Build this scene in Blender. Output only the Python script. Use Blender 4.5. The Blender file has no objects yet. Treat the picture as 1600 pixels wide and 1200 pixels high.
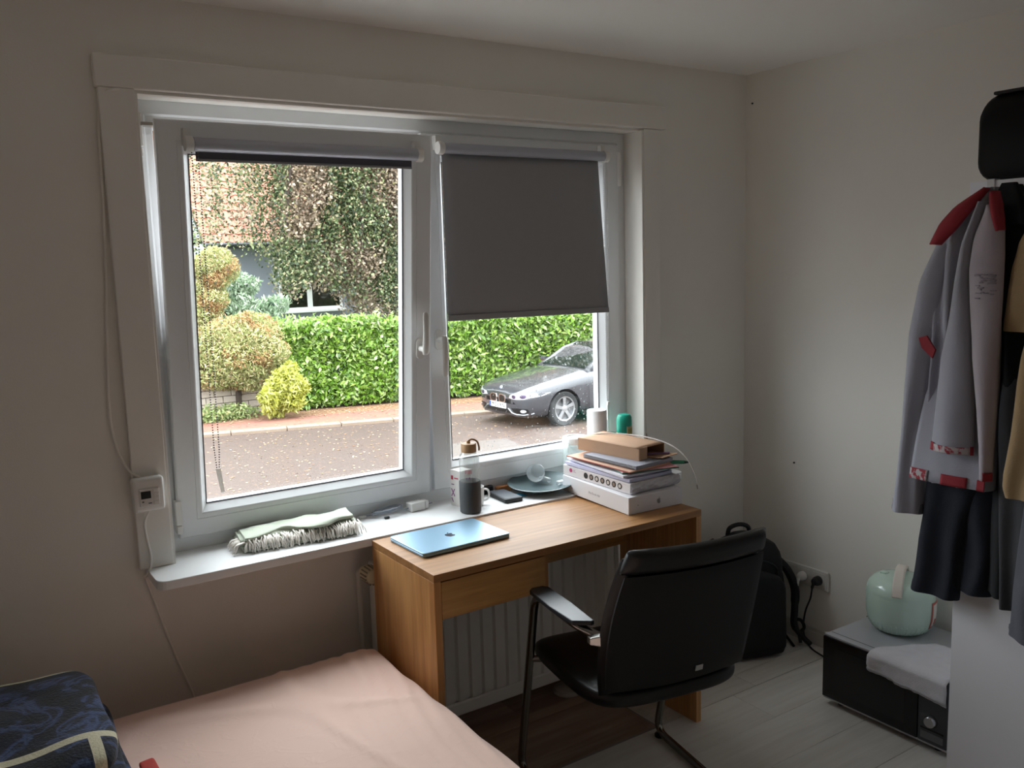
import bpy, bmesh, math, random
import numpy as np
from mathutils import Matrix, Vector, noise

random.seed(7)
rng = np.random.default_rng(11)
SC = bpy.context.scene
COL = SC.collection
R = math.radians
PI = math.pi

# ---------------------------------------------------------------- camera
YAW, PITCH, ROLL, FPX = R(33.538), R(-7.853), R(-1.6575), 1388.0
fw = Vector((math.sin(YAW) * math.cos(PITCH), math.cos(YAW) * math.cos(PITCH), math.sin(PITCH)))
rt = fw.cross(Vector((0, 0, 1))).normalized()
up = rt.cross(fw)
rt2 = math.cos(ROLL) * rt + math.sin(ROLL) * up
up2 = -math.sin(ROLL) * rt + math.cos(ROLL) * up
cam_d = bpy.data.cameras.new('camera')
cam = bpy.data.objects.new('camera', cam_d)
COL.objects.link(cam)
cam.matrix_world = Matrix(((rt2.x, up2.x, -fw.x, 0), (rt2.y, up2.y, -fw.y, 0), (rt2.z, up2.z, -fw.z, 1.5838), (0, 0, 0, 1)))
cam_d.sensor_width = 36.0
cam_d.lens = FPX / 1600 * 36.0
cam_d.clip_start = 0.02
cam_d.clip_end = 300
SC.camera = cam

# ---------------------------------------------------------------- world, exposure
SKY_STRENGTH = 1.0
EXPOSURE = 3.2
w = bpy.data.worlds.new('overcast_sky')
SC.world = w
w.use_nodes = True
bg = w.node_tree.nodes['Background']
# overcast sky: brighter overhead than at the horizon, (1 + 2 sin h) / 3
wt = w.node_tree
w_tc = wt.nodes.new('ShaderNodeTexCoord')
w_sp = wt.nodes.new('ShaderNodeSeparateXYZ')
wt.links.new(w_tc.outputs['Generated'], w_sp.inputs[0])
w_mr = wt.nodes.new('ShaderNodeMapRange')
w_mr.inputs['To Min'].default_value = 0.55
w_mr.inputs['To Max'].default_value = 1.65
wt.links.new(w_sp.outputs['Z'], w_mr.inputs[0])
w_mx = wt.nodes.new('ShaderNodeVectorMath')
w_mx.operation = 'SCALE'
w_mx.inputs[0].default_value = (0.92, 0.965, 1.0)
wt.links.new(w_mr.outputs[0], w_mx.inputs['Scale'])
wt.links.new(w_mx.outputs[0], bg.inputs[0])
bg.inputs[1].default_value = SKY_STRENGTH
SC.view_settings.view_transform = 'Standard'
SC.view_settings.look = 'None'
SC.view_settings.gamma = 1
SC.view_settings.use_curve_mapping = False
SC.view_settings.exposure = EXPOSURE
# light portal in the window opening: guides the sampling of the sky, gives no light of its own
pl = bpy.data.lights.new('window_portal', 'AREA')
pl.shape = 'RECTANGLE'
pl.size, pl.size_y = 1.80, 1.32
pl.cycles.is_portal = True
po = bpy.data.objects.new('window_portal', pl)
COL.objects.link(po)
po.location = (1.434, 2.84, 1.41)
po.rotation_euler = (R(-90), 0, 0)
SC.cycles.max_bounces = 14
SC.cycles.diffuse_bounces = 10
SC.cycles.transparent_max_bounces = 24
SC.cycles.sample_clamp_indirect = 6
SC.cycles.use_denoising = True

# ---------------------------------------------------------------- materials
ALB = 1.0      # reflectance scale of the colours that follow (wet street and foliage reflect little)
def lin(c):
    if isinstance(c, str):
        c = [int(c[i:i + 2], 16) / 255 for i in (0, 2, 4)]
    return tuple(ALB * (v / 12.92 if v <= 0.04045 else ((v + 0.055) / 1.055) ** 2.4) for v in c)

MATS = {}
class NT:
    def __init__(s, name):
        s.m = bpy.data.materials.new(name)
        s.m.use_nodes = True
        s.t = s.m.node_tree
        s.p = s.t.nodes['Principled BSDF']
        s.out = s.t.nodes['Material Output']
    def n(s, kind, **kw):
        nd = s.t.nodes.new('ShaderNode' + kind)
        for k, v in kw.items():
            if k in nd.bl_rna.properties and k not in nd.inputs:
                setattr(nd, k, v)
            else:
                nd.inputs[k].default_value = v
        return nd
    def l(s, a, b):
        s.t.links.new(a, b)
    def coords(s, scale=(1, 1, 1), rot=(0, 0, 0)):
        tc = s.n('TexCoord')
        mp = s.n('Mapping')
        mp.inputs['Scale'].default_value = scale
        mp.inputs['Rotation'].default_value = rot
        s.l(tc.outputs['Object'], mp.inputs['Vector'])
        return mp.outputs['Vector']
    def ramp(s, fac, stops):
        r = s.n('ValToRGB')
        el = r.color_ramp.elements
        while len(el) > 1:
            el.remove(el[-1])
        for i, (p, c) in enumerate(stops):
            e = el[0] if i == 0 else el.new(p)
            e.position = p
            e.color = (*lin(c), 1)
        s.l(fac, r.inputs[0])
        return r.outputs[0]
    def bump(s, h, strength=0.2, dist=0.01):
        b = s.n('Bump')
        b.inputs['Strength'].default_value = strength
        b.inputs['Distance'].default_value = dist
        s.l(h, b.inputs['Height'])
        s.l(b.outputs[0], s.p.inputs['Normal'])

def plain(name, col, rough=0.6, metal=0.0, var=0.0, scale=8.0, bump=0.0, bscale=120.0, spec=0.5, coat=0.0, sheen=0.0):
    """principled colour with a light procedural mottling and an optional fine grain"""
    if name in MATS:
        return MATS[name]
    k = NT(name)
    k.p.inputs['Roughness'].default_value = rough
    k.p.inputs['Metallic'].default_value = metal
    k.p.inputs['Specular IOR Level'].default_value = spec
    k.p.inputs['Coat Weight'].default_value = coat
    k.p.inputs['Sheen Weight'].default_value = sheen
    c = lin(col)
    v = k.coords()
    if var > 0:
        nz = k.n('TexNoise', Scale=scale, Detail=4.0, Roughness=0.6)
        k.l(v, nz.inputs['Vector'])
        mx = k.n('MixRGB')
        mx.inputs[1].default_value = (*[max(0, x * (1 - var)) for x in c], 1)
        mx.inputs[2].default_value = (*[min(1, x * (1 + var)) for x in c], 1)
        k.l(nz.outputs[0], mx.inputs[0])
        k.l(mx.outputs[0], k.p.inputs['Base Color'])
    else:
        k.p.inputs['Base Color'].default_value = (*c, 1)
    if bump > 0:
        nb = k.n('TexNoise', Scale=bscale, Detail=3.0)
        k.l(v, nb.inputs['Vector'])
        k.bump(nb.outputs[0], bump, 0.004)
    MATS[name] = k.m
    return k.m

def wood(name, dark, mid, light, grain='x', rough=0.45, scale=1.0, perobj=0.0, bump=0.08, streak=0.35):
    k = NT(name)
    g = {'x': (0.9, 14, 14), 'y': (14, 0.9, 14), 'z': (14, 14, 0.9)}[grain]
    v = k.coords(tuple(a * scale for a in g))
    if perobj:
        oi = k.n('ObjectInfo')
        ad = k.n('VectorMath', operation='ADD')
        sc = k.n('VectorMath', operation='SCALE')
        cx = k.n('CombineXYZ')
        for i in range(3):
            k.l(oi.outputs['Random'], cx.inputs[i])
        k.l(cx.outputs[0], sc.inputs[0])
        sc.inputs['Scale'].default_value = 40
        k.l(v, ad.inputs[0])
        k.l(sc.outputs[0], ad.inputs[1])
        v = ad.outputs[0]
    n1 = k.n('TexNoise', Scale=1.0, Detail=6.0, Roughness=0.65, Distortion=0.8)
    k.l(v, n1.inputs['Vector'])
    col = k.ramp(n1.outputs[0], [(0.28, dark), (0.5, mid), (0.72, light)])
    n2 = k.n('TexNoise', Scale=5.0, Detail=3.0)
    k.l(v, n2.inputs['Vector'])
    mx = k.n('MixRGB', blend_type='MULTIPLY')
    mx.inputs[0].default_value = streak
    k.l(col, mx.inputs[1])
    k.l(k.ramp(n2.outputs[0], [(0.35, 'b8a89a'), (0.65, 'ffffff')]), mx.inputs[2])
    res = mx.outputs[0]
    if perobj:
        m2 = k.n('HueSaturation')
        mr = k.n('MapRange')
        mr.inputs['To Min'].default_value = 1 - perobj
        mr.inputs['To Max'].default_value = 1 + perobj
        k.l(oi.outputs['Random'], mr.inputs[0])
        k.l(mr.outputs[0], m2.inputs['Value'])
        k.l(res, m2.inputs['Color'])
        res = m2.outputs[0]
    k.l(res, k.p.inputs['Base Color'])
    k.p.inputs['Roughness'].default_value = rough
    k.bump(n2.outputs[0], bump, 0.002)
    MATS[name] = k.m
    return k.m

def leafy(name, stops, rough=0.45, trans=0.35, spec=0.5):
    """leaf colour that differs from leaf to leaf"""
    k = NT(name)
    g = k.n('NewGeometry')
    col = k.ramp(g.outputs['Random Per Island'], stops)
    k.l(col, k.p.inputs['Base Color'])
    k.p.inputs['Roughness'].default_value = rough
    k.p.inputs['Specular IOR Level'].default_value = spec
    tr = k.n('BsdfTranslucent')
    k.l(col, tr.inputs[0])
    ms = k.n('MixShader')
    ms.inputs[0].default_value = trans
    k.l(k.p.outputs[0], ms.inputs[1])
    k.l(tr.outputs[0], ms.inputs[2])
    k.l(ms.outputs[0], k.out.inputs[0])
    MATS[name] = k.m
    return k.m

def clear(name, tint=(1, 1, 1), refl=0.05, edge=0.5, rough=0.0, haze=0.0):
    """thin clear sheet: lets light straight through, reflects more towards grazing angles"""
    k = NT(name)
    tp = k.n('BsdfTransparent')
    tp.inputs[0].default_value = (*tint, 1)
    gl = k.n('BsdfGlossy')
    gl.inputs['Roughness'].default_value = rough
    lw = k.n('LayerWeight', Blend=0.5)
    pw = k.n('Math', operation='POWER')
    pw.inputs[1].default_value = 4.0
    k.l(lw.outputs['Facing'], pw.inputs[0])
    mr = k.n('MapRange')
    mr.inputs['To Min'].default_value = refl
    mr.inputs['To Max'].default_value = edge
    k.l(pw.outputs[0], mr.inputs[0])
    base = tp.outputs[0]
    if haze > 0:
        df = k.n('BsdfDiffuse')
        df.inputs[0].default_value = (0.85, 0.88, 0.88, 1)
        mh = k.n('MixShader')
        mh.inputs[0].default_value = haze
        k.l(base, mh.inputs[1])
        k.l(df.outputs[0], mh.inputs[2])
        base = mh.outputs[0]
    ms = k.n('MixShader')
    k.l(mr.outputs[0], ms.inputs[0])
    k.l(base, ms.inputs[1])
    k.l(gl.outputs[0], ms.inputs[2])
    k.l(ms.outputs[0], k.out.inputs[0])
    MATS[name] = k.m
    return k.m

# ---------------------------------------------------------------- mesh building
WM = {}
def rect_ring_pts(x0, x1, z0, z1, inset, y):
    return [(x0 + inset, y, z0 + inset), (x1 - inset, y, z0 + inset), (x1 - inset, y, z1 - inset), (x0 + inset, y, z1 - inset)]

class MB:
    def __init__(s):
        s.V, s.F = [], []
    def add(s, V, F):
        o = len(s.V)
        s.V += [tuple(v) for v in V]
        s.F += [tuple(i + o for i in f) for f in F]
        return s
    def box(s, x0, x1, y0, y1, z0, z1):
        V = [(x, y, z) for z in (z0, z1) for y in (y0, y1) for x in (x0, x1)]
        return s.add(V, [(0, 2, 3, 1), (4, 5, 7, 6), (0, 1, 5, 4), (2, 6, 7, 3), (0, 4, 6, 2), (1, 3, 7, 5)])
    def loft(s, rings, cap=True, closed=False):
        n = len(rings[0])
        V = [p for r in rings for p in r]
        F = []
        m = len(rings)
        for i in range(m if closed else m - 1):
            a, b = i * n, ((i + 1) % m) * n
            for j in range(n):
                F.append((a + j, a + (j + 1) % n, b + (j + 1) % n, b + j))
        if cap and not closed:
            F.append(tuple(range(n - 1, -1, -1)))
            F.append(tuple(range((m - 1) * n, m * n)))
        return s.add(V, F)
    def tube(s, pts, r, n=8, closed=False):
        P = [Vector(p) for p in pts]
        m = len(P)
        rr = r if isinstance(r, (list, tuple)) else [r] * m
        t = []
        for i in range(m):
            a = P[(i - 1) % m] if (closed or i > 0) else P[i]
            b = P[(i + 1) % m] if (closed or i < m - 1) else P[i]
            t.append((b - a).normalized())
        u = t[0].orthogonal().normalized()
        rings = []
        for i in range(m):
            u = (u - t[i] * u.dot(t[i]))
            u = u.normalized() if u.length > 1e-6 else t[i].orthogonal().normalized()
            v = t[i].cross(u)
            rings.append([P[i] + (u * math.cos(2 * PI * k / n) + v * math.sin(2 * PI * k / n)) * rr[i] for k in range(n)])
        return s.loft(rings, True, closed)
    def lathe(s, prof, c=(0, 0, 0), n=24, axis=None):
        """prof: (radius, height) from bottom to top; axis: 3x3 matrix taking z to the axis"""
        rings = []
        for r, z in prof:
            ring = []
            for k in range(n):
                p = Vector((max(r, 1e-4) * math.cos(2 * PI * k / n), max(r, 1e-4) * math.sin(2 * PI * k / n), z))
                if axis is not None:
                    p = axis @ p
                ring.append(p + Vector(c))
            rings.append(ring)
        return s.loft(rings)
    def prism(s, outline, f0, f1):
        """outline of 2d points; f0, f1 map a 2d point to the bottom and top 3d point"""
        return s.loft([[f0(*p) for p in outline], [f1(*p) for p in outline]])
    def grid(s, fn, nu, nv, wrapu=False):
        V = [fn(i / nu, j / nv) for j in range(nv + 1) for i in range(nu + (0 if wrapu else 1))]
        w_ = nu + (0 if wrapu else 1)
        F = []
        for j in range(nv):
            for i in range(nu):
                a = j * w_ + i
                b = j * w_ + (i + 1) % w_
                F.append((a, b, b + w_, a + w_))
        return s.add(V, F)
    def rrect(s, cx, cy, w_, d, z0, z1, r=0.01, n=4, rot=0.0, taper=0.0):
        """upright slab with rounded corners in plan"""
        def ring(z, sh):
            o = []
            hw, hd = w_ / 2 - sh, d / 2 - sh
            for (sx, sy, a0) in ((1, 1, 0), (-1, 1, 90), (-1, -1, 180), (1, -1, 270)):
                for k in range(n + 1):
                    a = R(a0 + 90 * k / n)
                    x = sx * (hw - r) + r * math.cos(a)
                    y = sy * (hd - r) + r * math.sin(a)
                    o.append((cx + x * math.cos(rot) - y * math.sin(rot), cy + x * math.sin(rot) + y * math.cos(rot), z))
            return o
        return s.loft([ring(z0, 0), ring(z1, taper)])
    def xf(s, M):
        s.V = [tuple(M @ Vector(v)) for v in s.V]
        return s
    def build(s, name, mat, parent=None, smooth=False, bevel=0.0, seg=2, sub=0, solid=0.0, local=False, angle=38):
        me = bpy.data.meshes.new(name)
        V = s.V
        if parent is not None and not local:
            Mi = WM[parent.name].inverted()
            V = [tuple(Mi @ Vector(v)) for v in V]
        me.from_pydata([tuple(v) for v in V], [], s.F)
        bm = bmesh.new()
        bm.from_mesh(me)
        bmesh.ops.recalc_face_normals(bm, faces=bm.faces)
        bm.to_mesh(me)
        bm.free()
        if mat is not None:
            me.materials.append(mat)
        if smooth:
            me.polygons.foreach_set('use_smooth', [True] * len(me.polygons))
            if angle < 180:
                me.set_sharp_from_angle(angle=R(angle))
        me.update()
        o = bpy.data.objects.new(name, me)
        COL.objects.link(o)
        if parent is not None:
            o.parent = parent
            WM[o.name] = WM[parent.name]
        else:
            WM[o.name] = Matrix.Identity(4)
        if solid:
            md = o.modifiers.new('thick', 'SOLIDIFY')
            md.thickness = abs(solid)
            md.offset = -1 if solid > 0 else 1
        if bevel:
            md = o.modifiers.new('bevel', 'BEVEL')
            md.width = bevel
            md.segments = seg
            md.limit_method = 'ANGLE'
            md.angle_limit = R(40)
        if sub:
            md = o.modifiers.new('sub', 'SUBSURF')
            md.levels = md.render_levels = sub
        return o

def mb():
    return MB()

def thing(name, label, cat, loc=(0, 0, 0), rot=(0, 0, 0), group=None):
    o = bpy.data.objects.new(name, None)
    COL.objects.link(o)
    o.empty_display_size = 0.05
    o.location = loc
    o.rotation_euler = rot
    from mathutils import Euler
    WM[o.name] = Matrix.Translation(loc) @ Euler(rot).to_matrix().to_4x4()
    return tag(o, label, cat, group)

def tag(o, label, cat, group=None):
    o['label'] = label
    o['category'] = cat
    if group:
        o['group'] = group
    return o

def struct(o, label=None):
    o['kind'] = 'structure'
    if label:
        o['label'] = label
    return o

def sroot(name, label=None, loc=(0, 0, 0)):
    o = bpy.data.objects.new(name, None)
    COL.objects.link(o)
    o.location = loc
    o.empty_display_size = 0.05
    WM[o.name] = Matrix.Translation(loc)
    return struct(o, label)

def copy_part(src, parent, M=None):
    c = src.copy()
    COL.objects.link(c)
    c.parent = parent
    WM[c.name] = WM[parent.name]
    return c

def text(name, s, size, M, mat, parent, extrude=0.0003, bold=False):
    cu = bpy.data.curves.new('t', 'FONT')
    cu.body = s
    cu.size = size
    cu.align_x = 'CENTER'
    cu.align_y = 'CENTER'
    cu.extrude = extrude
    cu.resolution_u = 3
    if bold:
        cu.offset = size * 0.02
    to = bpy.data.objects.new('t', cu)
    COL.objects.link(to)
    dg = bpy.context.evaluated_depsgraph_get()
    me = bpy.data.meshes.new_from_object(to.evaluated_get(dg))
    bpy.data.objects.remove(to)
    me.transform(WM[parent.name].inverted() @ M)
    me.materials.clear()
    me.materials.append(mat)
    me.name = name
    o = bpy.data.objects.new(name, me)
    COL.objects.link(o)
    o.parent = parent
    WM[o.name] = WM[parent.name]
    return o

def frame_mat(origin, xa, ya):
    xa = Vector(xa).normalized()
    ya = Vector(ya)
    ya = (ya - xa * ya.dot(xa)).normalized()
    za = xa.cross(ya)
    return Matrix(((xa.x, ya.x, za.x, origin[0]), (xa.y, ya.y, za.y, origin[1]), (xa.z, ya.z, za.z, origin[2]), (0, 0, 0, 1)))

def smoothpath(pts, n=6, closed=False):
    """Catmull-Rom through the points"""
    P = [Vector(p) for p in pts]
    m = len(P)
    out = []
    for i in range(m if closed else m - 1):
        p0 = P[(i - 1) % m] if closed or i > 0 else P[i]
        p1 = P[i]
        p2 = P[(i + 1) % m]
        p3 = P[(i + 2) % m] if closed or i + 2 < m else p2
        for k in range(n):
            t = k / n
            out.append(0.5 * ((2 * p1) + (p2 - p0) * t + (2 * p0 - 5 * p1 + 4 * p2 - p3) * t * t + (3 * p1 - p0 - 3 * p2 + p3) * t ** 3))
    if not closed:
        out.append(P[-1])
    return out

def lerp_tab(tab, x):
    if x <= tab[0][0]:
        return tab[0][1]
    for (a, va), (b, vb) in zip(tab, tab[1:]):
        if x <= b:
            return va + (vb - va) * (x - a) / (b - a)
    return tab[-1][1]

def leaves(name, C, length, width, mat, parent=None, droop=0.0, upbias=0.0, out=None, outbias=0.0):
    """one mesh of flat pointed leaves at the points C"""
    C = np.asarray(C, float)
    N = len(C)
    a = rng.normal(size=(N, 3))
    a[:, 2] -= droop
    a /= np.linalg.norm(a, axis=1)[:, None]
    nn = rng.normal(size=(N, 3))
    nn[:, 2] += upbias
    if out is not None:
        nn += np.asarray(out) * outbias
    b = np.cross(a, nn)
    b /= np.linalg.norm(b, axis=1)[:, None] + 1e-9
    nv = np.cross(a, b)
    L = (length * rng.uniform(0.7, 1.3, N))[:, None]
    W_ = (width * rng.uniform(0.7, 1.3, N))[:, None]
    V = np.empty((N, 4, 3))
    V[:, 0] = C - a * L / 2
    V[:, 1] = C + b * W_ / 2 - nv * W_ * 0.15 - a * L * 0.05
    V[:, 2] = C + a * L / 2
    V[:, 3] = C - b * W_ / 2 - nv * W_ * 0.15 - a * L * 0.05
    if parent is not None:
        Mi = np.array(WM[parent.name].inverted())
        V = V @ Mi[:3, :3].T + Mi[:3, 3]
    me = bpy.data.meshes.new(name)
    me.vertices.add(N * 4)
    me.vertices.foreach_set('co', V.reshape(-1).astype(np.float32))
    me.loops.add(N * 4)
    me.loops.foreach_set('vertex_index', np.arange(N * 4, dtype=np.int32))
    me.polygons.add(N)
    me.polygons.foreach_set('loop_start', np.arange(0, N * 4, 4, dtype=np.int32))
    me.polygons.foreach_set('loop_total', np.full(N, 4, dtype=np.int32))
    me.materials.append(mat)
    me.update(calc_edges=True)
    me.validate()
    o = bpy.data.objects.new(name, me)
    COL.objects.link(o)
    o['kind'] = 'stuff'
    if parent is not None:
        o.parent = parent
        WM[o.name] = WM[parent.name]
    else:
        WM[o.name] = Matrix.Identity(4)
    return o

# ================================================================ room
M_wall = plain('painted_wall', 'eae7e1', 0.9, var=0.03, scale=3, bump=0.12, bscale=220)
M_ceil = plain('painted_ceiling', 'f0eeea', 0.92, var=0.02, scale=3, bump=0.08, bscale=200)
M_trim = plain('painted_trim', 'e9e6e0', 0.55, var=0.04, scale=6, bump=0.06, bscale=60)
M_pvc = plain('white_pvc', 'e6e8ea', 0.32, var=0.02, scale=5)
M_sill = plain('sill_laminate', 'e9eaeb', 0.38, var=0.03, scale=10)
M_rubber = plain('glazing_rubber', '55555c', 0.6)
M_white = plain('white_plastic', 'e4e3e0', 0.4, var=0.02)
M_hinge = plain('hinge_white', 'dcdad6', 0.35, var=0.02)
M_pane = clear('window_pane', (0.97, 0.985, 0.98), 0.035, 0.5)
M_chrome = plain('chrome', 'c8c8c8', 0.12, metal=1.0)
M_dark = plain('black_plastic', '101114', 0.45, var=0.1)
M_steel = plain('brushed_steel', '9a9a9c', 0.32, metal=1.0, var=0.06, scale=30)

XL, XR, YB, YW, ZC = -1.35, 2.92, -1.9, 2.60, 2.312
OX0, OX1, OZ0, OZ1 = 0.533, 2.335, 0.735, 2.066    # window opening
YO = 2.90

m = mb()
m.box(XL - 0.1, OX0, YW, YO, -0.1, ZC + 0.1)
m.box(OX1, XR + 0.1, YW, YO, -0.1, ZC + 0.1)
m.box(OX0, OX1, YW, YO, OZ1, ZC + 0.1)
m.box(OX0, OX1, YW, YO, -0.1, OZ0)
struct(m.build('wall_window', M_wall), 'greyish white painted wall around the window')
struct(mb().box(XR, XR + 0.12, YB - 0.1, YW, -0.1, ZC + 0.1).build('wall_right', M_wall), 'plain greyish white painted wall on the right')
struct(mb().box(XL - 0.12, XL, YB - 0.1, YW, -0.1, ZC + 0.1).build('wall_left', M_wall), 'plain white wall left of the camera')
struct(mb().box(XL, XR, YB - 0.12, YB, -0.1, ZC + 0.1).build('wall_back', M_wall), 'plain white wall behind the camera')
struct(mb().box(XL, XR, YB, YW, ZC, ZC + 0.1).build('ceiling', M_ceil), 'plain white ceiling')

# floor: sub floor with planks laid on it
M_gplank = wood('grey_laminate', 'dbd9d4', 'e2e0db', 'e8e6e1', 'x', 0.42, 0.7, perobj=0.04, bump=0.03, streak=0.18)
M_bplank = wood('brown_laminate', '92796a', 'ad9484', 'c4ac9c', 'x', 0.42, 0.8, perobj=0.08, bump=0.03)
fl = struct(mb().box(XL, XR, YB, YW, -0.1, -0.008).build('floor', plain('subfloor', '3a3632', 0.8)), 'laminate floor, pale grey with brown boards under the desk')
def planks(y0, y1, pw, plen, mat, x0, x1, off):
    base = {}
    y, r = y1, 0
    while y > y0 + 0.01:
        ya = max(y - pw, y0)
        xs = x0 - off[r % len(off)]
        while xs < x1 - 0.02:
            a, b = max(xs, x0), min(xs + plen, x1)
            if b - a > 0.02:
                key = (round(b - a, 3), round(y - ya, 3))
                if key not in base:
                    w2, d2 = (b - a) / 2 - 0.0005, (y - ya) / 2 - 0.0005
                    o = mb().box(-w2, w2, -d2, d2, -0.008, 0).build('plank', mat, fl, bevel=0.0008, seg=1, local=True)
                    base[key] = o
                else:
                    o = copy_part(base[key], fl)
                o.location = ((a + b) / 2, (y + ya) / 2, 0)
            xs += plen
        y = ya
        r += 1
planks(2.11, YW - 0.001, 0.205, 1.29, M_bplank, XL, 1.95, [0.9, 0.3, 0.6])
planks(2.11, YW - 0.001, 0.193, 1.29, M_gplank, 1.952, XR, [0.5, 0.1, 0.8])
planks(YB, 2.108, 0.193, 1.29, M_gplank, XL, XR, [0.2, 0.75, 0.45, 1.0])
struct(mb().box(XL, 1.955, 2.105, 2.1115, 0.0, 0.0015).box(1.949, 1.9545, 2.1115, 2.58, 0.0, 0.0015).build('trim_floor', plain('edge_strip', '8d8b86', 0.5)), 'thin pale strip between grey and brown flooring')

# baseboards (two steps)
M_base = plain('baseboard_paint', 'cfccc6', 0.5, var=0.03)
def baseboard(name, pts_box):
    m_ = mb()
    for b in pts_box:
        m_.box(*b)
    struct(m_.build(name, M_base, bevel=0.002), 'white stepped baseboard')
baseboard('baseboard_right', [(XR - 0.016, XR, YB, YW, 0, 0.05), (XR - 0.010, XR, YB, YW, 0.05, 0.068)])
baseboard('baseboard_window', [(XL, XR - 0.016, YW - 0.016, YW, 0, 0.05), (XL, XR - 0.016, YW - 0.010, YW, 0.05, 0.068)])
baseboard('baseboard_left', [(XL, XL + 0.016, YB, YW - 0.016, 0, 0.068)])
baseboard('baseboard_back', [(XL + 0.016, XR - 0.016, YB, YB + 0.016, 0, 0.068)])

# window trim boards
struct(mb().box(0.437, 2.447, 2.572, YW, 2.066, 2.149).build('trim_1', M_trim, bevel=0.004), 'wide white board across the window top')
struct(mb().box(0.444, 0.535, 2.577, YW, 0.757, 2.066).build('trim_2', M_trim, bevel=0.003), 'white board down the left window side')
struct(mb().box(2.336, 2.418, 2.577, YW, 0.757, 2.064).build('trim_3', M_trim, bevel=0.003), 'white board down the right window side')
# narrow lining strips of the reveal
struct(mb().box(0.533, 2.335, 2.60, 2.684, 2.058, 2.066).build('trim_4', M_trim, bevel=0.001), 'white lining board under the window head')
struct(mb().box(2.327, 2.3355, 2.5795, 2.684, 0.757, 2.058).build('trim_5', M_trim, bevel=0.001), 'white lining board in the right reveal')
struct(mb().box(0.5325, 0.541, 2.5795, 2.684, 0.757, 2.058).build('trim_6', M_trim, bevel=0.001), 'white lining board in the left reveal')

# window sill with rounded front corners
SZ = 0.757
def sill_outline():
    x0, x1, y0, y1, r = 0.462, 2.41, 2.440, 2.70, 0.03
    pts = [(x0, YW), (x0, y0 + r)]
    pts += [(x0 + r - r * math.cos(a), y0 + r - r * math.sin(a)) for a in np.linspace(0, PI / 2, 6)]
    pts += [(x1 - r + r * math.sin(a), y0 + r - r * math.cos(a)) for a in np.linspace(0, PI / 2, 6)]
    pts += [(x1, YW), (OX1, YW), (OX1, y1), (OX0, y1), (OX0, YW)]
    return pts
sill = mb().prism(sill_outline(), lambda x, y: (x, y, SZ - 0.026), lambda x, y: (x, y, SZ)).build('sill', M_sill, bevel=0.003)
struct(sill, 'white window sill board with rounded front corner')

# ---------------------------------------------------------------- window
win = sroot('window_1', 'white two-sash plastic window, left sash tilted inwards', (1.434, 2.70, SZ))
def ring_mesh(x0, x1, z0, z1, prof):
    return mb().loft([rect_ring_pts(x0, x1, z0, z1, i, y) for i, y in prof], cap=False, closed=True)
FX0, FX1, FZ0, FZ1 = 0.533, 2.335, SZ, 2.062
ring_mesh(FX0, FX1, FZ0, FZ1, [(0, 2.765), (0, 2.685), (0.040, 2.685), (0.046, 2.690), (0.062, 2.690), (0.062, 2.735), (0.075, 2.74), (0.075, 2.765)]).build('window_frame', M_pvc, win)
mb().box(1.404, 1.444, 2.690, 2.765, FZ0 + 0.06, FZ1 - 0.06).build('mullion', M_pvc, win, bevel=0.003)
SASH = [(0.018, 2.742), (0.018, 2.69), (0.0, 2.69), (0.0, 2.670), (0.003, 2.667), (0.052, 2.667), (0.0535, 2.6685), (0.055, 2.667), (0.066, 2.667), (0.070, 2.669), (0.088, 2.694), (0.088, 2.728), (0.070, 2.742)]
def rotx(theta, y0, z0):
    return Matrix.Translation((0, y0, z0)) @ Matrix.Rotation(theta, 4, 'X') @ Matrix.Translation((0, -y0, -z0))
TILT = rotx(R(5.3), 2.715, 0.803)
def sash(x0, x1, z0, z1, M, hx, hand_up):
    so = ring_mesh(x0, x1, z0, z1, SASH).xf(M).build('sash', M_pvc, win)
    ring_mesh(x0, x1, z0, z1, [(0.0875, 2.6935), (0.0875, 2.698), (0.091, 2.698), (0.091, 2.6935)]).xf(M).build('seal', M_rubber, so)
    mb().box(x0 + 0.085, x1 - 0.085, 2.6985, 2.7255, z0 + 0.085, z1 - 0.085).xf(M).build('pane', M_pane, so)
    # handle: oval rose, neck and grip
    hz = 1.315 if hand_up else 1.326
    s_ = 1 if hand_up else -1
    ho = mb()
    rose = []
    for k in range(20):
        a = 2 * PI * k / 20
        rose.append((hx + 0.0155 * math.cos(a), hz + 0.02 * math.sin(a) + (0.016 if math.sin(a) > 0 else -0.016)))
    ho.prism(rose, lambda x, z: (x, 2.668, z), lambda x, z: (x, 2.659, z))
    ho.tube([(hx, 2.66, hz), (hx, 2.628, hz)], 0.010, 12)
    ho.xf(M).build('handle_rose', M_hinge, so, smooth=True)
    g = mb()
    sec = []
    for t, dy, wx, th in ((-0.016, 0.004, 0.008, 0.006), (-0.008, 0.0, 0.012, 0.009), (0.02, -0.002, 0.012, 0.009), (0.06, -0.003, 0.011, 0.007), (0.10, 0.0, 0.011, 0.006), (0.118, 0.002, 0.010, 0.005), (0.124, 0.004, 0.006, 0.003)):
        ring = []
        for k in range(12):
            a = 2 * PI * k / 12
            ring.append((hx + wx * math.cos(a), 2.622 + dy + th * math.sin(a), hz + s_ * t))
        sec.append(ring)
    g.loft(sec).xf(M).build('handle_grip', M_hinge, so, smooth=True)
    return so
s1 = sash(0.575, 1.414, 0.803, 1.999, TILT, 1.372, True)
s2 = sash(1.434, 2.284, 0.803, 2.012, Matrix.Identity(4), 1.470, False)
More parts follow.
